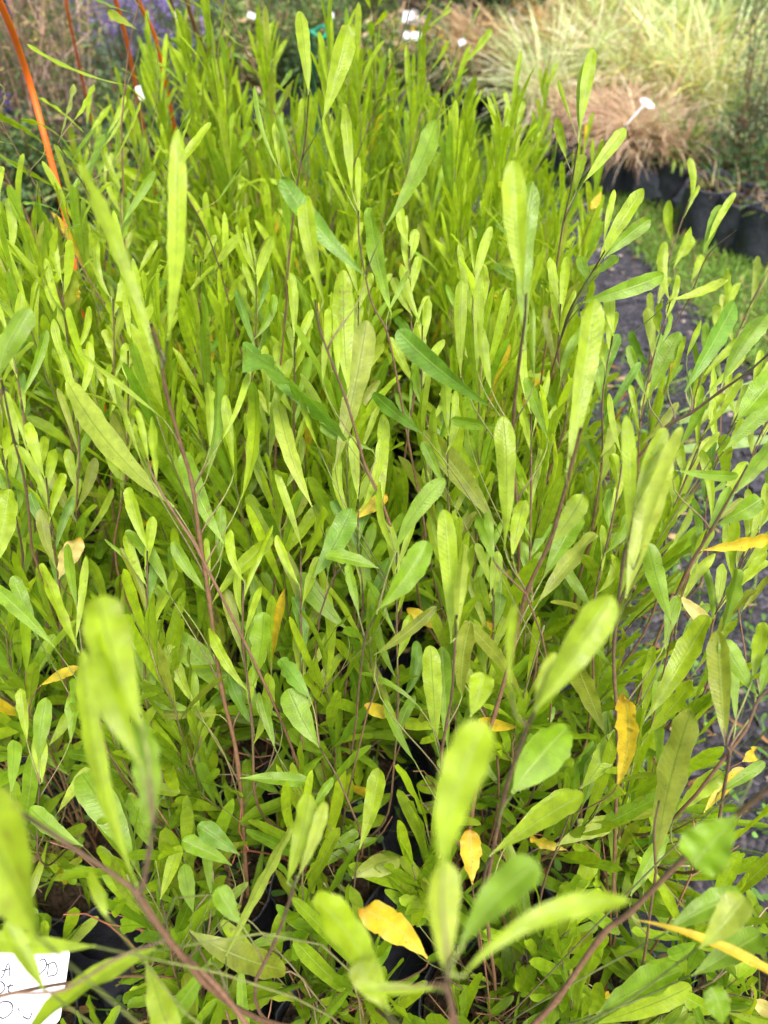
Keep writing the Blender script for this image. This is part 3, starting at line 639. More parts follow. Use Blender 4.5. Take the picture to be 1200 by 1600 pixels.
for H in HERO:
    s2 = H['s']; n = len(s2); ln = np.r_[0, np.cumsum([math.dist(s2[i], s2[i+1]) for i in range(n-1)])]; ln /= ln[-1]
    dep = H['d'][0] + (H['d'][1] - H['d'][0]) * ln
    pts = np.array([P(x, y, d) for (x, y), d in zip(s2, dep)])
    foot = pts[-1]; r = nearest_plant(foot + np.array([0, .05, 0]))
    cx, cy = r.location.x, r.location.y
    tg = unit(pts[-1] - pts[-2])
    S = np.array([cx + rng.normal(0, .018), cy + rng.normal(0, .018), .168])
    gap = np.linalg.norm(foot - S)
    low = bez(foot, foot + (tg + [0, 0, -.6]) * gap * .25, S + [0, 0, gap * .4], S, 12)
    full = np.vstack([spline(pts, 5), low[1:]])
    loc0 = np.array([cx, cy, 0]); rad = H['r'] / 1000 * .76
    sm = MB(); k = 7; nf = len(full)
    rr = np.linspace(rad * .6, rad * 1.35, nf)
    # swollen nodes where leaves leave the stem
    for (px, py) in s2[1:-1]:
        j = int(np.argmin(np.linalg.norm(full - P(px, py, np.interp(py, [q[1] for q in sorted(s2, key=lambda q: q[1])], [d for _, d in sorted(zip(s2, dep), key=lambda q: q[0][1])])), axis=1)))
        rr[j] *= 1.28
    tone = BARK if H['r'] > 2.4 else TWIG
    sm.tube(full - loc0, rr, k, stem_cols(nf, k, tone * .55 + np.array([.10, .10, .04]) * .45, BARK * 1.15))
    B = []; D = []; N = []; L = []; W = []; C = []; SW = []; PY = []
    stem_px = np.array([proj(p)[:2] for p in full])
    for lf in H['L']:
        bx, by, tx, ty, wpx, c, sw = lf[:7]; off = lf[7] if len(lf) > 7 else 0.0
        dist = np.hypot(stem_px[:, 0] - bx, stem_px[:, 1] - by); j0 = int(np.argmin(dist)); db = proj(full[min(j0, nf - 1)])[2]
        j0 = min(j0, 5 * n)  # keep on the visible stretch
        db = np.clip(db, H['d'][0], H['d'][1]) + off
        lpx = math.hypot(tx - bx, ty - by)
        b = P(bx, by, db); dtip = db + rng.normal(0, .10) * lpx * db / F + (.10 * lpx * db / F if off <= 0 else 0)
        e = P(tx, ty, dtip); ax = unit(e - b)
        view = unit(CAM - (b + e) / 2)
        roll = rng.normal(0, .32)
        sd = np.cross(ax, view); nv_ = unit(view * math.cos(roll) + sd * math.sin(roll))
        if rng.random() < .4: nv_ = -nv_; sw_ = -sw
        else: sw_ = sw
        B.append(b); D.append(ax); N.append(nv_); L.append(np.linalg.norm(e - b)); W.append(wpx * db / F / math.cos(roll) * (.88 if db > .45 else .95)); C.append(COL[c]); SW.append(sw_)
        # petiole / side twig down to the main stem
        hz = np.linalg.norm(full - b, axis=1); near = int(np.argmin(hz))
        if hz[near] < .006: jj = near
        else:                                       # a side shoot joins the stem steeply, well below the leaf
            pxl = np.hypot(stem_px[:, 0] - bx, 0); drop = stem_px[:, 1] - by
            good = np.where(drop > 1.7 * pxl + 3)[0]; good = good[good >= near]
            jj = int(good[0]) if len(good) else nf - 3
        gapj = np.linalg.norm(full[jj] - b)
        if gapj > .002:
            back = unit(b - e); mid = b + unit(back + unit(full[jj] - b)) * gapj * .33
            tw = bez(b + ax * .003, mid, full[jj] + unit(unit(b - full[jj]) + .6 * unit(full[max(jj - 1, 0)] - full[min(jj + 1, nf - 1)])) * gapj * .3, full[jj], 8)
            tr = min(rad * .62, .0010)
            sm.tube(tw - loc0, np.linspace(tr * .6, tr, 8), 5, stem_cols(8, 5, GTWIG * 1.2, TWIG * 1.1 if gapj > .02 else GTWIG))
    so_ = sm.build('stem', m_stem, r)
    if B:
        nb = len(B); fm = MB()
        B, D, N, L, W, C, SW = map(np.array, (B, D, N, L, W, C, SW))
        C = C * .93 * (1 + rng.normal(0, .06, (nb, 1)))
        bend = rng.normal(0, .38, nb)
        tipc = None
        # straighten: start direction turned back by half the bend so the tip stays put
        D2 = D * np.cos(bend / 2)[:, None] - unit(N - (N * D).sum(1)[:, None] * D) * np.sin(bend / 2)[:, None]
        leaves(fm, B - loc0, D2, N, L, W, C, bend=bend, twist=rng.normal(0, .6, nb), fold=rng.uniform(.06, .4, nb), rip=rng.uniform(.04, .14, nb), m=rng.uniform(.60, .76, nb), sway=SW * 1.6, nu=16, nv=6)
        fo = fm.build('foliage', m_leaf, so_)
    nh += 1
for (bx, by, tx, ty, wpx, d, lab) in YELLOW:
    b = P(bx, by, d); e = P(tx, ty, d + rng.normal(0, .01)); r = nearest_plant(b + np.array([0, .03, 0]))
    loc0 = np.array([r.location.x, r.location.y, 0]); ax = unit(e - b); view = unit(CAM - b); sd = np.cross(ax, view)
    S = loc0 + [rng.normal(0, .02), rng.normal(0, .02), .168]; gap = np.linalg.norm(b - S)
    sm = MB(); tw = bez(b + ax * .003, b - ax * .03, S + [0, 0, gap * .5], S, 14)
    sm.tube(tw - loc0, np.linspace(.0005, .0014, 14), 5, BARK); st_ = sm.build('stem', m_stem, r)
    fm = MB(); roll = rng.normal(0, .3); N = view * math.cos(roll) + sd * math.sin(roll)
    c = YEL * .75 + OLIVE * .3 if lab is None else YEL if 'cream' not in lab and 'pale' not in lab else np.array([.72, .58, .20])
    leaves(fm, [b - loc0], [ax], [N], np.linalg.norm(e - b), wpx * d / F, c, bend=rng.normal(0, .5), twist=rng.normal(0, .6), fold=.3, rip=.16, m=.6, sway=rng.normal(0, .12), nu=16, nv=6, tipcol=(.62, .30, .02))
    yo = fm.build('yellow_leaf', m_leaf, st_)
    if lab: yo['label'] = lab

# ------------------------------------------------------------------ weeds and litter under the block
mb = MB(); n = 5200
X = rng.uniform(-1.15, .85, n); Y = rng.uniform(-.15, 2.0, n)
inb = np.zeros(n); 
for r in plants: inb = np.where((X - r.location.x) ** 2 + (Y - r.location.y) ** 2 < .080 ** 2, 1, inb)
Z = np.where(inb > 0, .172, .004)
ok = (inb > 0) | (rng.random(n) < .45)
X, Y, Z, inb = X[ok], Y[ok], Z[ok], inb[ok]; n = len(X)
D = unit(np.stack([rng.normal(0, .5, n), rng.normal(0, .5, n), np.full(n, 1.0)], 1))
cc = np.array([.10, .20, .03]) * (1 + rng.normal(0, .2, (n, 1))) + rng.random((n, 1)) * np.array([.09, .09, .0])
leaves(mb, np.stack([X, Y, Z], 1), D, rng.normal(0, 1, (n, 3)), rng.uniform(.04, .17, n), rng.uniform(.0015, .004, n), cc, bend=rng.normal(0, .8, n), fold=.2, rip=0, m=.4, nu=6, nv=2, petiole=.5)
n = 2600; X = rng.uniform(-1.15, .8, n); Y = rng.uniform(-.15, 1.9, n)
inb = np.zeros(n)
for r in plants: inb = np.where((X - r.location.x) ** 2 + (Y - r.location.y) ** 2 < .082 ** 2, 1, inb)
Z = np.where(inb > 0, .18 + rng.random(n) * .06, .01 + rng.random(n) * .05)
a = rng.random(n) * 6.28
leaves(mb, np.stack([X, Y, Z], 1), np.stack([np.cos(a), np.sin(a), rng.normal(.2, .3, n)], 1), np.stack([rng.normal(0, .3, n), rng.normal(0, .3, n), np.ones(n)], 1), rng.uniform(.010, .03, n), rng.uniform(.006, .013, n), np.array([.11, .24, .04]) * (1 + rng.normal(0, .2, (n, 1))), fold=.15, rip=.02, m=.55, nu=4, nv=2, petiole=.2)
tag(mb.build('weeds', m_far), 'thin grass blades and small round weeds growing in and between the bags', 'weeds', kind='stuff')
mb = MB(); n = 900
X = rng.uniform(-1.1, .8, n); Y = rng.uniform(-.15, 2.0, n); inb = np.zeros(n)
for r in plants: inb = np.where((X - r.location.x) ** 2 + (Y - r.location.y) ** 2 < .08 ** 2, 1, inb)
Z = np.where(inb > 0, .182, .012); a = rng.random(n) * 6.28
cc = np.where(rng.random((n, 1)) < .5, np.array([.30, .15, .06]), np.array([.50, .36, .16])) * (1 + rng.normal(0, .15, (n, 1)))
leaves(mb, np.stack([X, Y, Z], 1), np.stack([np.cos(a), np.sin(a), rng.normal(.1, .2, n)], 1), np.stack([rng.normal(0, .4, n), rng.normal(0, .4, n), np.ones(n)], 1), rng.uniform(.03, .07, n), rng.uniform(.007, .013, n), cc, bend=rng.normal(0, .7, n), twist=rng.normal(0, .7, n), fold=.3, rip=.1, nu=6, nv=2)
tag(mb.build('leaf_litter', m_far), 'dry brown and tan fallen leaves lying among the bags', 'leaf litter', kind='stuff')
# lawn blades
mb = MB(); n = 26000
Y = rng.uniform(1.3, 3.7, n); xl = np.interp(Y, [-1.2, 3.4], [1.78, .76]); X = xl + rng.random(n) * 1.6 - .06 * rng.random(n)
D = unit(np.stack([rng.normal(0, .6, n), rng.normal(0, .6, n), np.full(n, 1.0)], 1))
pt = np.sin(X * 5 + Y * 3) * .5 + np.sin(Y * 9 - X * 4) * .3
cc = np.where((rng.random(n) < .12 + .1 * pt)[:, None], np.array([.34, .24, .10]), np.array([.20, .36, .05])) * (1 + rng.normal(0, .2, (n, 1)))
leaves(mb, np.stack([X, Y, np.full(n, .014)], 1), D, rng.normal(0, 1, (n, 3)), rng.uniform(.02, .05, n), rng.uniform(.003, .006, n), cc, bend=rng.normal(0, .9, n), fold=.1, rip=0, m=.4, nu=4, nv=2, petiole=.5)
n = 5000; Y = rng.uniform(2.8, 4.2, n); X = rng.uniform(-.5, .7, n)
leaves(mb, np.stack([X, Y, np.full(n, .014)], 1), unit(rng.normal(0, .5, (n, 3)) + [0, 0, 1]), rng.normal(0, 1, (n, 3)), .04, .006, np.array([.16, .30, .045]), nu=4, nv=2, petiole=.5)
tag(mb.build('grass', m_far), 'short mown green grass with brown dry patches beside the gravel', 'grass', kind='stuff')
mb = MB()
for _ in range(1500):
    y = rng.uniform(.6, 3.3); x = rng.uniform(.62, .62 + 1.0) ; s = .006 + rng.random() * .012
    if x > np.interp(y, [-1.2, 3.4], [1.78, .76]) + .05: continue
    c = np.array([.035, .034, .042]) * (.6 + rng.random()) if rng.random() < .85 else np.array([.25, .20, .17]) * (.6 + rng.random())
    v = rng.normal(0, 1, (8, 3)); v = np.array([[i, j, k] for k in (-1, 1) for j in (-1, 1) for i in (-1, 1)]) * [s * .6, s * .45, s * .3] + rng.normal(0, s * .12, (8, 3))
    mb.add(v + [x, y, .010], [(0, 2, 3, 1), (4, 5, 7, 6), (0, 1, 5, 4), (2, 6, 7, 3), (0, 4, 6, 2), (1, 3, 7, 5)], None, c)
tag(mb.build('gravel', m_any, smooth=False), 'loose dark gravel and bark chips on the path right of the shrubs', 'gravel', kind='stuff')

# ------------------------------------------------------------------ orange canes
def cane(pix, rad, label, c=m_cane, foot=None, name='plant_cane', cat='cane', group='orange canes among the shrubs'):
    pts = np.array([P(x, y, d) for x, y, d in pix]); pts = spline(pts, 6)
    d = unit(pts[-1] - pts[-4]); t = max(pts[-1][2] - .02, .01) / max(-d[2], .2)
    base = pts[-1] + d * t; full = np.vstack([pts, pts[-1] + (base - pts[-1]) * .5, base])
    mb = MB(); mb.tube(full - [base[0], base[1], 0], rad, 12)
    o = mb.build(name, c); o.location = (base[0], base[1], 0)
    return tag(o, label, cat, group)
cane([(-40,-60,.90),(5,15,.98),(42,115,1.10),(70,215,1.14),(90,290,1.17),(106,355,1.19),(120,425,1.21)], .0045, 'long bright orange bent cane leaning through the left edge of the shrubs')
cane([(168,-40,1.45),(182,5,1.52),(197,60,1.62),(206,105,1.70)], .0042, 'shorter orange cane in front of the purple flowers, second from the left')
cane([(196,-40,1.40),(220,10,1.50),(243,62,1.6),(258,128,1.70)], .0044, 'orange cane curving down into the leaves, rightmost long one')
cane([(101,-20,1.9),(104,10,1.95),(108,30,2.0)], .004, 'tip of an orange cane among the brown stalks')
m_pinkc = plain('dull_cane', (.30, .10, .08), (.42, .18, .10), 30, .6, .2, .001, .3)
cane([(262,-20,2.0),(270,15,2.1),(277,45,2.2)], .005, 'dull pink cane by the lavender', m_pinkc)
cane([(288,-20,1.3),(296,15,1.35),(304,42,1.4)], .004, 'blurred orange-brown cane right of the lavender', m_pinkc)

# ------------------------------------------------------------------ white labels
def rounded_card(w_, h_, r=.006, th=.0009, n=6):
    pts = []
    for cx, cy, a0 in ((w_/2-r, h_/2-r, 0), (-w_/2+r, h_/2-r, 90), (-w_/2+r, -h_/2+r, 180), (w_/2-r, -h_/2+r, 270)):
        for i in range(n + 1):
            a = R(a0 + 90 * i / n); pts.append((cx + r * math.cos(a), cy + r * math.sin(a)))
    return np.array(pts)
def card_mesh(mb, outline, th, O, U, V, W_):
    k = len(outline); f = lambda p, z: O + U * p[0] + V * p[1] + W_ * z
    v = [f(p, th / 2) for p in outline] + [f(p, -th / 2) for p in outline] + [f((outline[:, 0].mean(), outline[:, 1].mean()), th / 2), f((outline[:, 0].mean(), outline[:, 1].mean()), -th / 2)]
    t = [(i, (i + 1) % k, 2 * k) for i in range(k)] + [(k + (i + 1) % k, k + i, 2 * k + 1) for i in range(k)]
    q = [((i + 1) % k, i, k + i, k + (i + 1) % k) for i in range(k)]
    mb.add(np.array(v), q, t)
dT = .80; O = P(22, 1543, dT)
U = unit(P(110, 1535, dT + .012) - P(0, 1540, dT)); Wn = unit(unit(CAM - O) + [0, 0, .25]); Wn = unit(Wn - (Wn @ U) * U); Vv = np.cross(Wn, U)
s_ = dT / F
tag_root = empty('plant_label', (O[0], O[1], 0)); base = np.array([O[0], O[1], 0])
mb = MB(); card_mesh(mb, rounded_card(152 * s_, 106 * s_, .008), .0009, O - base, U, Vv, Wn); mb.build('label_card', m_white, tag_root, smooth=False)
mb = MB(); foot = O - Vv * .03; mb.tube(np.array([foot - Vv * 0 - Wn * .003, foot - Vv * .05 - Wn * .003, np.array([O[0], O[1] + .05, .1])]) - base, [.004, .004, .003], 6); mb.build('label_stake', m_white, tag_root)
mk = MB()
def stroke(pl):
    pp = np.array([O + U * ((x - 22) * s_) - Vv * ((y - 1543) * s_) + Wn * .0009 for x, y in pl]) - base
    mk.tube(spline(pp, 4), .00062, 5)
# handwritten: A? ... O D / ot / O ,
stroke([(0,1530),(3,1526),(6,1511),(9,1511)]); stroke([(-1,1520),(12,1517)]); stroke([(10,1512),(13,1528)])
stroke([(53,1508),(60,1506),(65,1514),(62,1522),(55,1527)]); stroke([(68,1514),(69,1528)]); stroke([(66,1514),(76,1511),(82,1520),(81,1528),(70,1530)])
stroke([(-4,1536),(3,1535),(9,1543),(4,1550),(-3,1549)]); stroke([(16,1538),(14,1546),(19,1551)]); stroke([(11,1542),(21,1540)])
stroke([(6,1563),(12,1561),(22,1564),(26,1574),(16,1583),(8,1580),(4,1571),(6,1563)]); stroke([(34,1571),(36,1575)])
stroke([(42,1582),(52,1586),(55,1578)])
mk.build('handwriting', m_ink, tag_root)
tag(tag_root, 'white plastic label with black handwriting in the front left corner', 'plant label')

m_dull = plain('dull_green_wire', (.05, .08, .04), (.10, .12, .06), 30, .6, 0, .001, .2)
def stake_label(px, py, d, wpx, hpx, label, fx=0, fy=.05, rot=0.0, group='small white plant labels', mat=m_white, stk=.0013):
    O = P(px, py, d); base = np.array([O[0] + fx, O[1] + fy, 0]); s = d / F
    r = empty('plant_label', base)
    Wn = unit(CAM - O); U = unit(np.cross([0, 0, 1.0], Wn)); U = U * math.cos(rot) + np.cross(Wn, U) * math.sin(rot); V = np.cross(Wn, U)
    mb = MB(); card_mesh(mb, rounded_card(wpx * s, hpx * s, min(wpx, hpx) * s * .25), .002, O - base, U, V, Wn); mb.build('label_card', mat, r, smooth=False)
    mb = MB(); mb.tube(np.array([O - V * hpx * s * .4 - Wn * .002, (O + base) / 2, base + [0, 0, .02]]) - base, stk, 6); mb.build('label_stake', m_dull, r)
    return tag(r, label, 'plant label', group)
# the tilted label right of the shrubs
O = P(1010, 159, 1.75); Q = P(978, 196, 1.72); ax = unit(Q - O); base = Q + ax * 1.0; base = O + ax * ((O[2] - .03) / -ax[2]) if ax[2] < -.05 else base
r = empty('plant_label', (base[0], base[1], 0)); b0 = np.array([base[0], base[1], 0])
Wn = unit(CAM - O); U = unit(np.cross(ax, Wn)); mb = MB()
ol = np.array([(-8, -12), (-2, -16), (7, -10), (10, 6), (5, 11), (-3, 8), (-7, 3)]) * 1.75 / F
card_mesh(mb, ol, .003, O - b0, ax, U, Wn); mb.build('label_card', m_white2, r, smooth=False)
mb = MB(); mb.tube(np.array([O, Q, Q + (base - Q) * .5, base]) - b0, [.0012, .0012, .0012, .0012], 6); mb.build('label_stake', m_dull, r)
mb = MB(); mb.tube(np.array([O, (O + Q) / 2, Q]) - b0, [.0036, .0028, .0022], 8); mb.build('label_neck', m_white2, r)
tag(r, 'dirty white label on a long slanting stake against the tan grasses', 'plant label')
stake_label(638, 24, 3.0, 17, 12, 'white label standing highest in the group near the brown pot')
stake_label(650, 56, 2.9, 16, 11, 'wider white label below the tallest one near the brown pot')
stake_label(635, 55, 2.95, 9, 10, 'small white label just left of the wider low one')
stake_label(633, 31, 3.05, 9, 7, 'tiny white label tucked behind the highest one')
stake_label(722, 66, 2.9, 11, 8, 'lone white label in front of the tan grasses', rot=.5)
stake_label(220, 145, 1.6, 12, 20, 'pale upright label behind the leaves below the lavender', rot=.2)
stake_label(277, 26, 2.6, 11, 13, 'white label beside the dull pink cane')
stake_label(393, 24, 2.8, 12, 8, 'white tilted label in front of the green shrubs', rot=-.4)
stake_label(518, 24, 2.9, 7, 8, 'tiny white label in front of the dark shrubs')
m_blue = plain('pale_blue_plastic', (.45, .62, .75), (.6, .72, .8), 20, .5, 0, .001, .3)
stake_label(507, 88, 2.2, 7, 26, 'pale blue strip label below the green tie', mat=m_blue)
# green plastic tie / pot rim at (495,45)
O = P(494, 50, 2.6); mb = MB(); th = np.linspace(0, 2 * math.pi, 18)
ring = np.stack([.035 * np.cos(th), .035 * np.sin(th), .01 * np.sin(2 * th)], 1)
mb.tube(ring + [0, 0, O[2]], .006, 6, cap=False); 
for a in (0, 2.1, 4.2): mb.tube(np.array([[.035 * math.cos(a), .035 * math.sin(a), O[2]], [.03 * math.cos(a), .03 * math.sin(a), 0.0]]), .003, 6)
m_gp = plain('green_plastic', (.01, .22, .12), (.02, .30, .17), 20, .4, 0, .001, .4)
o = mb.build('plant_support', m_gp); o.location = (O[0], O[1], 0); tag(o, 'small green plastic ring support standing behind the shrub block', 'plant support')

# ------------------------------------------------------------------ background planting
def blades(n, H, spread, W, cols, arch=.9, up=.35, droop=.6, seed_heads=None, z0=.19, r0=.05, nu=6):
    mb = MB(); a = rng.random(n) * 6.28; q = r0 * np.sqrt(rng.random(n))
    Pb = np.stack([q * np.cos(a), q * np.sin(a), np.full(n, z0)], 1)
    a2 = a + rng.normal(0, .5, n); s = np.abs(rng.normal(0, up, n)) + .05
    D = unit(np.stack([np.cos(a2) * s * spread, np.sin(a2) * s * spread, np.ones(n)], 1))
    out = np.stack([np.cos(a2), np.sin(a2), np.full(n, -.1)], 1)
    c = np.array(cols)[rng.integers(len(cols), size=n)] * (1 + rng.normal(0, .12, (n, 1)))
    leaves(mb, Pb, D, out, H * rng.uniform(.55, 1.05, n), W * rng.uniform(.6, 1.2, n), c, bend=np.abs(rng.normal(arch, droop * .5, n)), twist=rng.normal(0, .7, n), fold=.25, rip=0, m=.35, sway=rng.normal(0, .12, n), nu=nu, nv=2, petiole=.45)
    return mb
def grass_clump(name, x, y, H, W, cols, label, cat, group, n=170, arch=.9, up=.35, droop=.6, spread=1, bag=True, i=0, br=.12, bh=.22, extra=None, r0=.06):
    r = empty(name, (x, y, 0), rng.random() * 6.28)
    if bag: add_bag(r, i, br, bh)
    blades(n, H, spread, W, cols, arch, up, droop, z0=bh * .85 if bag else 0.0, r0=r0).build('blades', m_far, r)
    if extra: extra(r)
    tag(r, label, cat, group); return r
def py_far(y): return y > 2.6
def shrub(name, x, y, H, Rr, cols, label, cat, group, n=900, ll=.03, lw=.012, stems=9, bag=True, i=0, br=.12, bh=.22, z_lo=.02, stemc=None, flowers=None, upright=.3):
    r = empty(name, (x, y, 0), rng.random() * 6.28)
    if bag: add_bag(r, i, br, .16 if py_far(y) else bh)
    z0 = (.16 if py_far(y) else bh) * .85 if bag else 0.0
    sm = MB(); fm = MB(); B = []; T = []
    for k in range(stems):
        a = 6.28 * k / stems + rng.random() * .6; s = Rr * (.35 + .65 * rng.random()); h = H * (.75 + .3 * rng.random())
        st = np.array([.02 * math.cos(a), .02 * math.sin(a), z0]); e = np.array([s * math.cos(a), s * math.sin(a), h])
        pts = bez(st, st + [0, 0, (h - z0) * .4], e - [0, 0, (h - z0) * .35], e, 9); pts[1:-1] += rng.normal(0, .008, (7, 3))
        sm.tube(pts, np.linspace(.0045, .0016, 9), 5, BARK if stemc is None else stemc)
        m_ = n // stems; f = z_lo + (1 - z_lo) * rng.random(m_) ** .8
        p = np.stack([np.interp(f, np.linspace(0, 1, 9), pts[:, j]) for j in range(3)], 1)
        if py_far(y) and bag: p[:, :2] *= 1.25; p[:, 2] = .05 + (p[:, 2] - z0) * (1 - .05 / H) if False else np.maximum(p[:, 2] - .10 * (rng.random(m_) < .4), .03)
        off = rng.normal(0, 1, (m_, 3)) * Rr * .20 * (1.15 - f[:, None] * .7)
        B.append(p + off); T.append(off)
    B = np.vstack(B); T = np.vstack(T); m_ = len(B)
    D = unit(unit(T) + np.array([0, 0, upright]) + rng.normal(0, .4, (m_, 3)))
    c = np.array(cols)[rng.integers(len(cols), size=m_)] * (1 + rng.normal(0, .18, (m_, 1)))
    leaves(fm, B, D, rng.normal(0, 1, (m_, 3)) + [0, 0, .8], ll * rng.uniform(.6, 1.2, m_), lw * rng.uniform(.6, 1.2, m_), c, bend=rng.normal(0, .4, m_), fold=.2, rip=.04, m=.5, nu=4, nv=2, petiole=.25)
    s_o = sm.build('stem', m_stem, r); fm.build('foliage', m_far, r)
    if flowers: flowers(r, H, Rr)
    tag(r, label, cat, group); return r
def spikes(nsp, L, c, wid=.009, dens=40, lo=.55, hi=1.25, stemc=(.12, .14, .07)):
    def f(root, H, Rr):
        for _ in range(nsp):
            sm = MB(); fm = MB()
            a = rng.random() * 6.28; q = Rr * math.sqrt(rng.random()); z = H * rng.uniform(lo, hi)
            e = np.array([q * math.cos(a), q * math.sin(a), z]); b = e * [.6, .6, 0] + [0, 0, z * .35]
            sm.tube(bez(b, b + [0, 0, .1], e - [0, 0, .1], e, 5), .0014, 4, stemc)
            m_ = dens; zz = rng.random(m_); p = e + np.stack([np.zeros(m_), np.zeros(m_), (zz - .9) * L], 1)
            leaves(fm, p, rng.normal(0, 1, (m_, 3)) + [0, 0, .4], rng.normal(0, 1, (m_, 3)), wid * rng.uniform(.7, 1.3, m_), wid * .7, np.array(c) * (1 + rng.normal(0, .2, (m_, 1))), nu=4, nv=2, petiole=.5, m=.5)
            fm.build('flower_spike', m_far, sm.build('flower_stem', m_stem, root))
    return f
TAN = [(.52, .36, .20), (.62, .46, .27), (.46, .30, .18), (.70, .56, .36)]
ROSE = [(.60, .42, .30), (.70, .54, .40), (.50, .32, .22), (.78, .66, .50)]
CREAM = [(.78, .80, .52), (.70, .76, .40), (.82, .80, .60), (.42, .56, .20), (.55, .66, .28)]
VAR = [(.66, .76, .38), (.78, .82, .44), (.42, .58, .18), (.84, .84, .56), (.70, .64, .20)]
GOLD = [(.66, .64, .08), (.50, .60, .10), (.76, .58, .07), (.36, .52, .10)]
FRESH = [(.18, .34, .05), (.28, .42, .07), (.14, .26, .05)]
SILV = [(.34, .42, .28), (.44, .48, .36), (.24, .34, .16), (.16, .26, .10)]
def row(kind, pixels, z, **kw):
    out = []
    for i, (px, py) in enumerate(pixels):
        g = G(px, py, z); out.append((g[0], g[1]))
    return out
BG = 'bagged grasses right of the lawn'
# front row of the grass bench: (px,py) is where the bag rim shows
k = 0
def gc(px, py, H, W, cols, label, **kw):
    global k
    k += 1; g = G(px, py, .155)
    return grass_clump(kw.pop('name', 'ornamental_grass'), g[0], g[1], H, W, cols, label, 'grass plant', BG, i=k, br=.105, bh=.17, **kw)
gc(900,205,.34,.0042,ROSE,'pinkish tan arching grass at the left end of the front bags',arch=1.4,up=.35,n=640)
gc(955,235,.34,.0042,ROSE,'rosy brown drooping grass spilling over its bag beside the slanting label',arch=1.5,up=.35,n=700)
gc(1010,240,.36,.0042,ROSE+TAN,'straw brown hanging grass behind the black wrapped edge',arch=1.5,up=.35,n=700)
gc(1062,255,.26,.008,FRESH,'small fresh green grass in the low bag behind the wrapped edge',arch=.9,up=.5,n=130)
gc(850,175,.48,.006,CREAM,'cream striped grass at the near left corner of the grasses',arch=1.2,up=.5,n=420)
gc(905,150,.52,.0065,CREAM,'cream and green striped grass behind the pinkish tan one',arch=1.1,up=.5,n=420)
gc(975,160,.56,.0065,VAR+TAN,'pale mixed grass between the tan grasses and the reeds',arch=1.3,up=.5,n=420)
gc(1045,180,.56,.0065,VAR+ROSE,'cream green grass behind the straw brown one',arch=1.3,up=.5,n=420)
gc(1110,185,.58,.0065,VAR,'pale striped grass left of the dark fine shrub',arch=1.2,up=.5,n=420)
gc(1010,120,.60,.007,CREAM+VAR,'tall cream grass in the middle of the bench',arch=.9,up=.4,n=420)
gc(1085,130,.62,.007,VAR,'tall striped grass in the middle row right of centre',arch=.9,up=.4,n=420)
gc(940,105,.58,.007,CREAM+VAR,'cream grass below the yellow reeds on the left',arch=.9,up=.4,n=420)
gc(870,120,.50,.007,[(.56,.36,.12),(.62,.42,.16),(.50,.34,.18)],'orange tinted fine grass behind the cream striped one',arch=1.0,up=.5,n=420)
gc(815,130,.48,.006,TAN,'soft tan grass left of the orange tinted one',arch=1.2,up=.5,n=420)
gc(765,125,.46,.006,TAN,'light brown tufted grass in the middle of the tan row',arch=1.2,up=.5,n=420)
gc(720,135,.44,.006,TAN+SILV,'olive brown soft grass at the left end of the tan row',arch=1.3,up=.5,n=420)
gc(775,90,.50,.006,TAN+ROSE,'pale buff grass behind the light brown tufts',arch=1.1,up=.5,n=420)
gc(835,85,.50,.006,ROSE,'buff pink grass below the crimson shrub',arch=1.1,up=.5,n=420)
gc(730,100,.46,.006,TAN+ROSE,'faded buff grass below the dark green bush',arch=1.1,up=.5,n=420)
gc(960,70,.75,.011,GOLD,'yellow green upright reeds at the left of the tall clump',arch=.45,up=.25,n=200)
gc(1020,75,.80,.011,GOLD,'yellow reeds with one arching golden blade',arch=.5,up=.28,n=200)
gc(1080,80,.72,.011,GOLD+VAR,'green gold reeds at the right of the tall clump',arch=.5,up=.3,n=200)
gc(905,62,.62,.010,GOLD+CREAM,'yellow cream grass at the far left of the reeds',arch=.6,up=.3,n=200)
gc(1135,110,.70,.007,VAR+SILV,'silvery striped grass at the right back',arch=.8,up=.4,n=420)
gc(1190,120,.70,.007,SILV,'silver grey grass at the right edge',arch=.8,up=.4,n=420)
gc(1150,60,.8,.007,SILV+VAR,'tall silvery grass behind the right back one',arch=.7,up=.35,n=420)
def sh(px, py, H, Rr, cols, label, name='garden_shrub', cat='shrub', group='shrubs behind the block', z=.2, **kw):
    global k
    if px > 1100: z = .155; kw.setdefault('br', .10); kw.setdefault('bh', .17)
    k += 1; g = G(px, py, z)
    return shrub(name, g[0], g[1], H, Rr, cols, label, cat, group, i=k, **kw)
DKG = [(.05, .11, .04), (.08, .15, .05), (.035, .08, .035), (.12, .20, .08)]
sh(1150,265,.80,.14,[(.08,.14,.07),(.13,.20,.10),(.20,.26,.15)],'fine leaved dark green shrub at the right edge in front of the grasses',n=2800,ll=.014,lw=.005)
sh(1205,270,.85,.15,[(.08,.14,.07),(.13,.20,.10),(.20,.26,.15)],'fine leaved shrub cut off by the right edge',n=1700,ll=.014,lw=.005)
sh(1125,275,.34,.15,DKG,'low round leaved creeper spilling from the right bags',n=700,ll=.018,lw=.014,upright=0)
sh(1185,290,.34,.15,DKG,'dark low creeper in the nearest right bag',n=700,ll=.018,lw=.014,upright=0)
# near bags of the right row
for (px, py), lab in zip([(1118,298),(1162,310),(1212,330)], ['slumped black bag left of the nearest pair beside the lawn','upright black bag in the middle of the nearest ones beside the lawn','nearest black bag at the right edge beside the lawn']):
    g = G(px, py - 8, .19); r = empty('soil_bag', (g[0], g[1], 0), rng.random() * 6); add_bag(r, k, .098, .20); k += 1
    blades(26, .12, 1, .004, FRESH + TAN, 1.0, .6, .6, z0=.165).build('weed_tuft', m_far, r); tag(r, lab, 'plant bag', 'black bags beside the lawn')
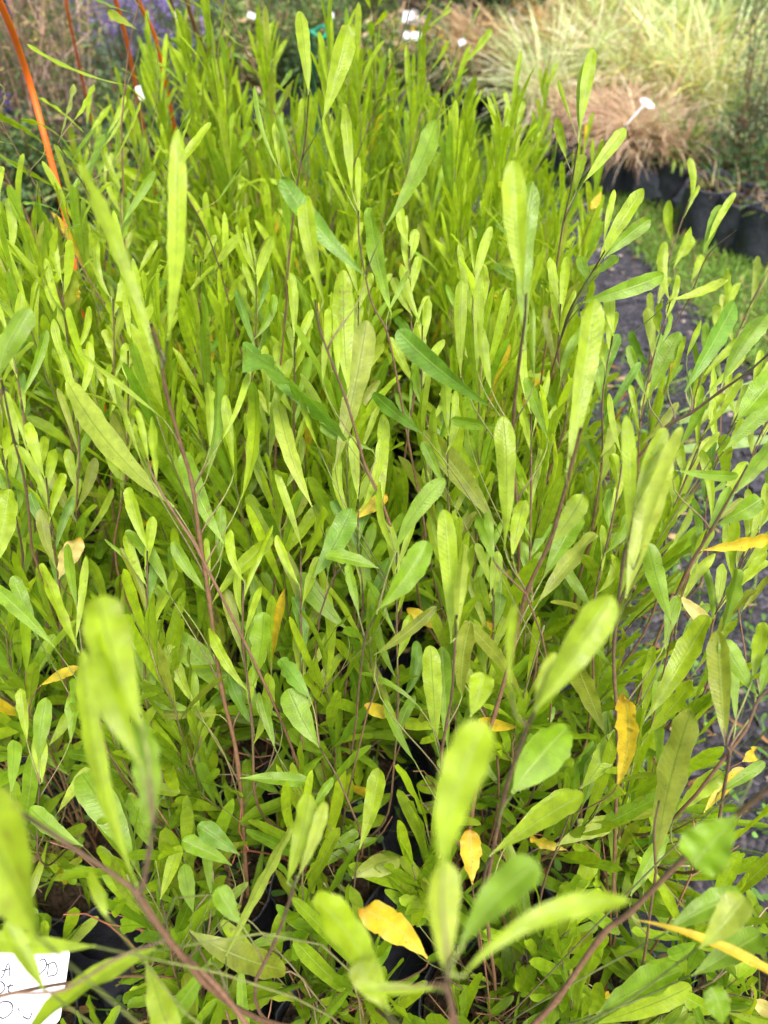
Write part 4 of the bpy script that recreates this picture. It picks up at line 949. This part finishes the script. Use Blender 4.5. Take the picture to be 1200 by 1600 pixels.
# black plastic wrapped timber edge
a = G(985, 318, 0); b = G(1098, 345, 0)
mb = MB(); dirv = unit((b - a) * [1, 1, 0]); nrm = np.array([-dirv[1], dirv[0], 0]); Lg = np.linalg.norm((b - a)[:2]); n1 = 26
prof = [(.0, .0), (-.012, .05), (-.004, .105), (.01, .125), (.12, .13), (.26, .128), (.42, .125), (.43, 0)]
V = []
for i in range(n1):
    t = i / (n1 - 1) * Lg
    for (u_, z_) in prof:
        wob = .006 * math.sin(t * 23 + z_ * 30) + .004 * math.sin(t * 51)
        V.append(a * [1, 1, 0] + dirv * t + nrm * (u_ + wob) + [0, 0, z_ + (.004 * math.sin(t * 31 + u_ * 20) if z_ > .02 else .0)])
kk = len(prof); i_ = np.arange(n1 - 1)[:, None] * kk; j_ = np.arange(kk - 1)[None]
mb.add(np.array(V) - a * [1, 1, 0], np.stack([i_ + j_, i_ + kk + j_, i_ + kk + j_ + 1, i_ + j_ + 1], -1).reshape(-1, 4))
m_wrap = plain('black_plastic_film', (.05, .053, .07), (.13, .135, .165), 9, .38, .8, .012, .5)  # black film coloured greyer, its sheen painted into the base
V0 = np.array(V) - a * [1, 1, 0]
for e0 in (0, (n1 - 1) * kk):
    mb.add(V0[e0:e0 + kk], None, [(0, i + 1, i + 2) for i in range(kk - 2)])
o = mb.build('garden_edge', m_wrap); o.location = (a[0], a[1], 0.012)
tag(o, 'low bench edge wrapped in black plastic beside the lawn', 'garden edging')

# left: bare brown stalks, dark salvia, lavender
def stalks(px, py, H, label, n=16, c=(.36, .22, .16), purple=True, spread=.16):
    global k
    k += 1; g = G(px, py, .2); r = empty('dry_perennial', (g[0], g[1], 0)); add_bag(r, k, .1, .2)
    sm = MB(); fm = MB(); mid = []
    for _ in range(n):
        a = rng.random() * 6.28; s = spread * (.4 + 1.3 * rng.random()); h = H * (.7 + .4 * rng.random())
        pts = bez([.02 * math.cos(a), .02 * math.sin(a), .17], [.2 * s * math.cos(a), .2 * s * math.sin(a), h * .45], [.7 * s * math.cos(a), .7 * s * math.sin(a), h * .8], [s * math.cos(a) + rng.normal(0, .02), s * math.sin(a), h], 9)
        sm.tube(pts, np.linspace(.0032, .0014, 9), 5, np.array(c) * rng.uniform(.6, 1.5)); mid.append(pts)
        for _ in range(3):
            j = rng.integers(3, 8); p = pts[j]; e = p + unit(rng.normal(0, 1, 3) + [0, 0, 1.4]) * .12
            sm.tube(np.array([p, e]), [.0018, .001], 4, np.array(c) * rng.uniform(.6, 1.3)); mid.append(np.array([p, e]))
    allp = np.vstack([x[len(x) // 3:] for x in mid]); m_ = 1100
    p = allp[rng.integers(len(allp), size=m_)] + rng.normal(0, .03, (m_, 3))
    cols = np.array([(.16, .24, .08), (.30, .24, .10), (.10, .16, .06), (.36, .28, .10)])
    leaves(fm, p, rng.normal(0, 1, (m_, 3)), rng.normal(0, 1, (m_, 3)), .022, .007, cols[rng.integers(4, size=m_)], nu=4, nv=2, m=.5, petiole=.3)
    so2 = sm.build('stem', m_stem, r); fm.build('foliage', m_far, r)
    if purple: spikes(12, .10, (.07, .035, .22), .010, 36, .45, 1.05)(r, H, spread)
    tag(r, label, 'perennial', 'dry stalked perennials left of the block')
stalks(25,330,1.05,'brown stalked perennial with dark purple flowers at the left edge')
stalks(70,300,1.05,'reddish brown bare stalks right of the leftmost purple flowers', purple=False, c=(.40,.24,.19))
stalks(115,290,1.05,'pinkish bare stalks behind the big orange cane', c=(.46,.31,.26), purple=False)
stalks(150,270,1.05,'pale pink stalks standing just left of the second orange cane', c=(.52,.36,.31), purple=False, n=12)
stalks(20,230,.95,'dark purple flowered stalks further back at the left edge')
stalks(95,210,.95,'brown stalks with dark purple spikes behind the pinkish ones')
def lav(px, py, label): sh(px, py, .50, .18, [(.20,.28,.20),(.14,.22,.13),(.28,.34,.26)], label, name='lavender', cat='lavender', group='lavender plants behind the canes', n=1500, ll=.03, lw=.004, upright=1.2, flowers=spikes(46, .07, (.34, .25, .60), .011, 26, .75, 1.22))
lav(175,115,'purple lavender left of the second orange cane'); lav(225,120,'purple lavender between the two rear orange canes'); lav(275,125,'purple lavender beside the white label')
lav(205,70,'far lavender behind the second orange cane'); lav(255,72,'far lavender behind the rightmost orange cane'); lav(140,80,'far lavender behind the pink stalks')
lav(315,80,'grey green lavender with few flowers right of the canes')
MG = [(.12, .20, .05), (.18, .28, .07), (.08, .14, .04), (.24, .30, .10)]
for i, (px, py, H, cc, lab) in enumerate([
  (345,110,.50,MG,'mid green bush right of the lavender'),(395,115,.48,MG+TAN,'olive green bush behind the tilted white label'),(445,110,.50,MG,'green twiggy bush left of the green support'),
  (495,118,.46,DKG,'dark green bush behind the green support'),(545,115,.48,MG,'green bush right of the green support'),(595,120,.46,MG+TAN,'brownish green bush left of the white labels'),
  (330,60,.55,FRESH,'bright green bush far behind the lavender'),(390,62,.58,MG,'far green bush behind the tilted label'),(455,60,.60,DKG,'far dark bush in the middle'),
  (520,62,.58,MG,'far green bush above the green support'),(580,60,.60,MG,'far green bush left of the brown pot'),
  (640,118,.34,DKG,'low dark bush with yellow flowers under the white labels'),(50,130,.8,MG,'green bush behind the purple stalks at the left'),(100,120,.8,MG+TAN,'brown green bush behind the stalks'),(10,120,.85,DKG,'dark bush in the far left corner'),(70,345,.50,MG+DKG,'low green bush in front of the reddish stalks'),(150,320,.46,MG+DKG,'low dark green bush between the big orange cane and the block'),(10,380,.46,MG+DKG,'low green bush at the left edge under the purple flowers'),(200,215,.42,MG+DKG,'low bush in front of the lavender')]):
    sh(px, py, H, .2, cc, lab, n=1500, ll=.03, lw=.012, flowers=(spikes(30, .02, (.75, .55, .03), .014, 8, .8, 1.1) if 'yellow flowers' in lab else None))
sh(735,75,.62,.26,DKG,'dense dark green bush left of the crimson shrub',n=4200,ll=.035,lw=.018)
sh(790,72,.62,.26,DKG,'dark leafy bush touching the crimson shrub',n=4200,ll=.035,lw=.018)
sh(870,60,.60,.24,[(.22,.025,.05),(.32,.05,.09),(.14,.02,.035)],'crimson leaved shrub with pale pink flowers behind the tan grasses',n=2000,ll=.03,lw=.016,flowers=spikes(14,.02,(.75,.45,.5),.02,10,.8,1.1))
# rear planting row that closes the view
for i, px in enumerate(range(-150, 1400, 95)):
    g = G(px, -70, .0); 
    shrub('hedge_shrub', g[0], g[1] + rng.normal(0, .3), 1.5 + rng.random() * .5, .55, [MG, DKG, MG + DKG, DKG][i % 4], f"tall {['olive','dark','mixed green','blackish'][i % 4]} hedge shrub closing the back, {ordn[i]} from the left" , 'shrub', 'tall shrubs closing the back', n=2200, ll=.07, lw=.035, stems=12, bag=False)
# terracotta brown pot with stones at top centre
g = G(668, 28, 0); r = empty('garden_pot', (g[0], g[1], 0)); mb = MB()
th = np.arange(32) * 2 * math.pi / 32; prof = [(0, 0), (.13, 0), (.17, .12), (.20, .30), (.205, .36), (.23, .37), (.23, .42), (.205, .42), (.195, .36), (0, .35)]
V = np.vstack([np.stack([a_ * np.cos(th), a_ * np.sin(th), np.full(32, z_)], 1) for a_, z_ in prof]); i_ = np.arange(len(prof) - 1)[:, None] * 32; j_ = np.arange(32)[None]
mb.add(V, np.stack([i_ + j_, i_ + (j_ + 1) % 32, i_ + 32 + (j_ + 1) % 32, i_ + 32 + j_], -1).reshape(-1, 4)); mb.build('pot_body', plain('brown_clay', (.10, .045, .035), (.17, .08, .06), 14, .7, .3, .003), r)
blades(60, .35, 1, .012, MG, .8, .5, .5, z0=.36, r0=.12).build('plant', m_far, r)
tag(r, 'brown clay pot among pale stones at the back of the nursery', 'pot')
m_stone = plain('pale_stone', (.30, .30, .30), (.46, .45, .42), 12, .85, .6, .01)
for i, (px, py, s, lab) in enumerate([(695,35,.11,'grey pale stone right of the brown pot'),(712,42,.08,'small pale stone furthest right of the brown pot'),(650,42,.09,'pale stone in front of the brown pot'),(678,46,.07,'smallest pale stone in front of the brown pot')]):
    mb = MB(); nu_, nv_ = 14, 10; u_ = np.arange(nu_) * 2 * math.pi / nu_; v_ = np.linspace(0.02, math.pi - .02, nv_)
    p = np.stack([np.outer(np.sin(v_), np.cos(u_)), np.outer(np.sin(v_), np.sin(u_)), np.outer(np.cos(v_), np.ones(nu_))], -1).reshape(-1, 3)
    p = p * (1 + .12 * np.sin(p[:, :1] * 5 + i) + .1 * np.sin(p[:, 1:2] * 7 + 2 * i)) * [s, s * .8, s * .6]
    a_ = np.arange(nv_ - 1)[:, None] * nu_; b_ = np.arange(nu_)[None]
    mb.add(p, np.stack([a_ + b_, a_ + (b_ + 1) % nu_, a_ + nu_ + (b_ + 1) % nu_, a_ + nu_ + b_], -1).reshape(-1, 4))
    o = mb.build('stone', m_stone); g = G(px, py, 0); o.location = (g[0], g[1], s * .4); tag(o, lab, 'stone', 'pale stones round the brown pot')
# strap leaves lying over the gravel at the right
r = G(1060, 690, 0); rt = empty('strap_leaf_plant', (r[0], r[1], 0)); mb = MB()
for (bx, by, tx, ty, wpx) in [(1060,645,1180,598,5),(1060,660,1170,630,14),(1040,705,1215,690,18)]:
    b = P(bx, by, 1.25) ; e = P(tx, ty, 1.28); v_ = unit(CAM - b)
    b = b - [r[0], r[1], 0]; e = e - [r[0], r[1], 0]
    leaves(mb, [b], [e - b], [v_ + np.array([0, 0, .6])], np.linalg.norm(e - b), wpx * 1.25 / F, np.array([.27, .40, .12]), bend=.2, m=.45, petiole=.6, nu=16, nv=4, fold=.3, rip=.0)
    mb.tube(np.array([b, b * [.5, .5, .6], [0, 0, 0.0]]), [.003, .004, .004], 5, (.2, .28, .1))
mb.build('strap_leaves', m_far, rt); tag(rt, 'pale grey green strap leaved plant over the gravel at the right', 'grass plant')
print('verts', sum(len(m.vertices) for m in bpy.data.meshes), 'objects', len(bpy.data.objects), 'plants', len(plants))
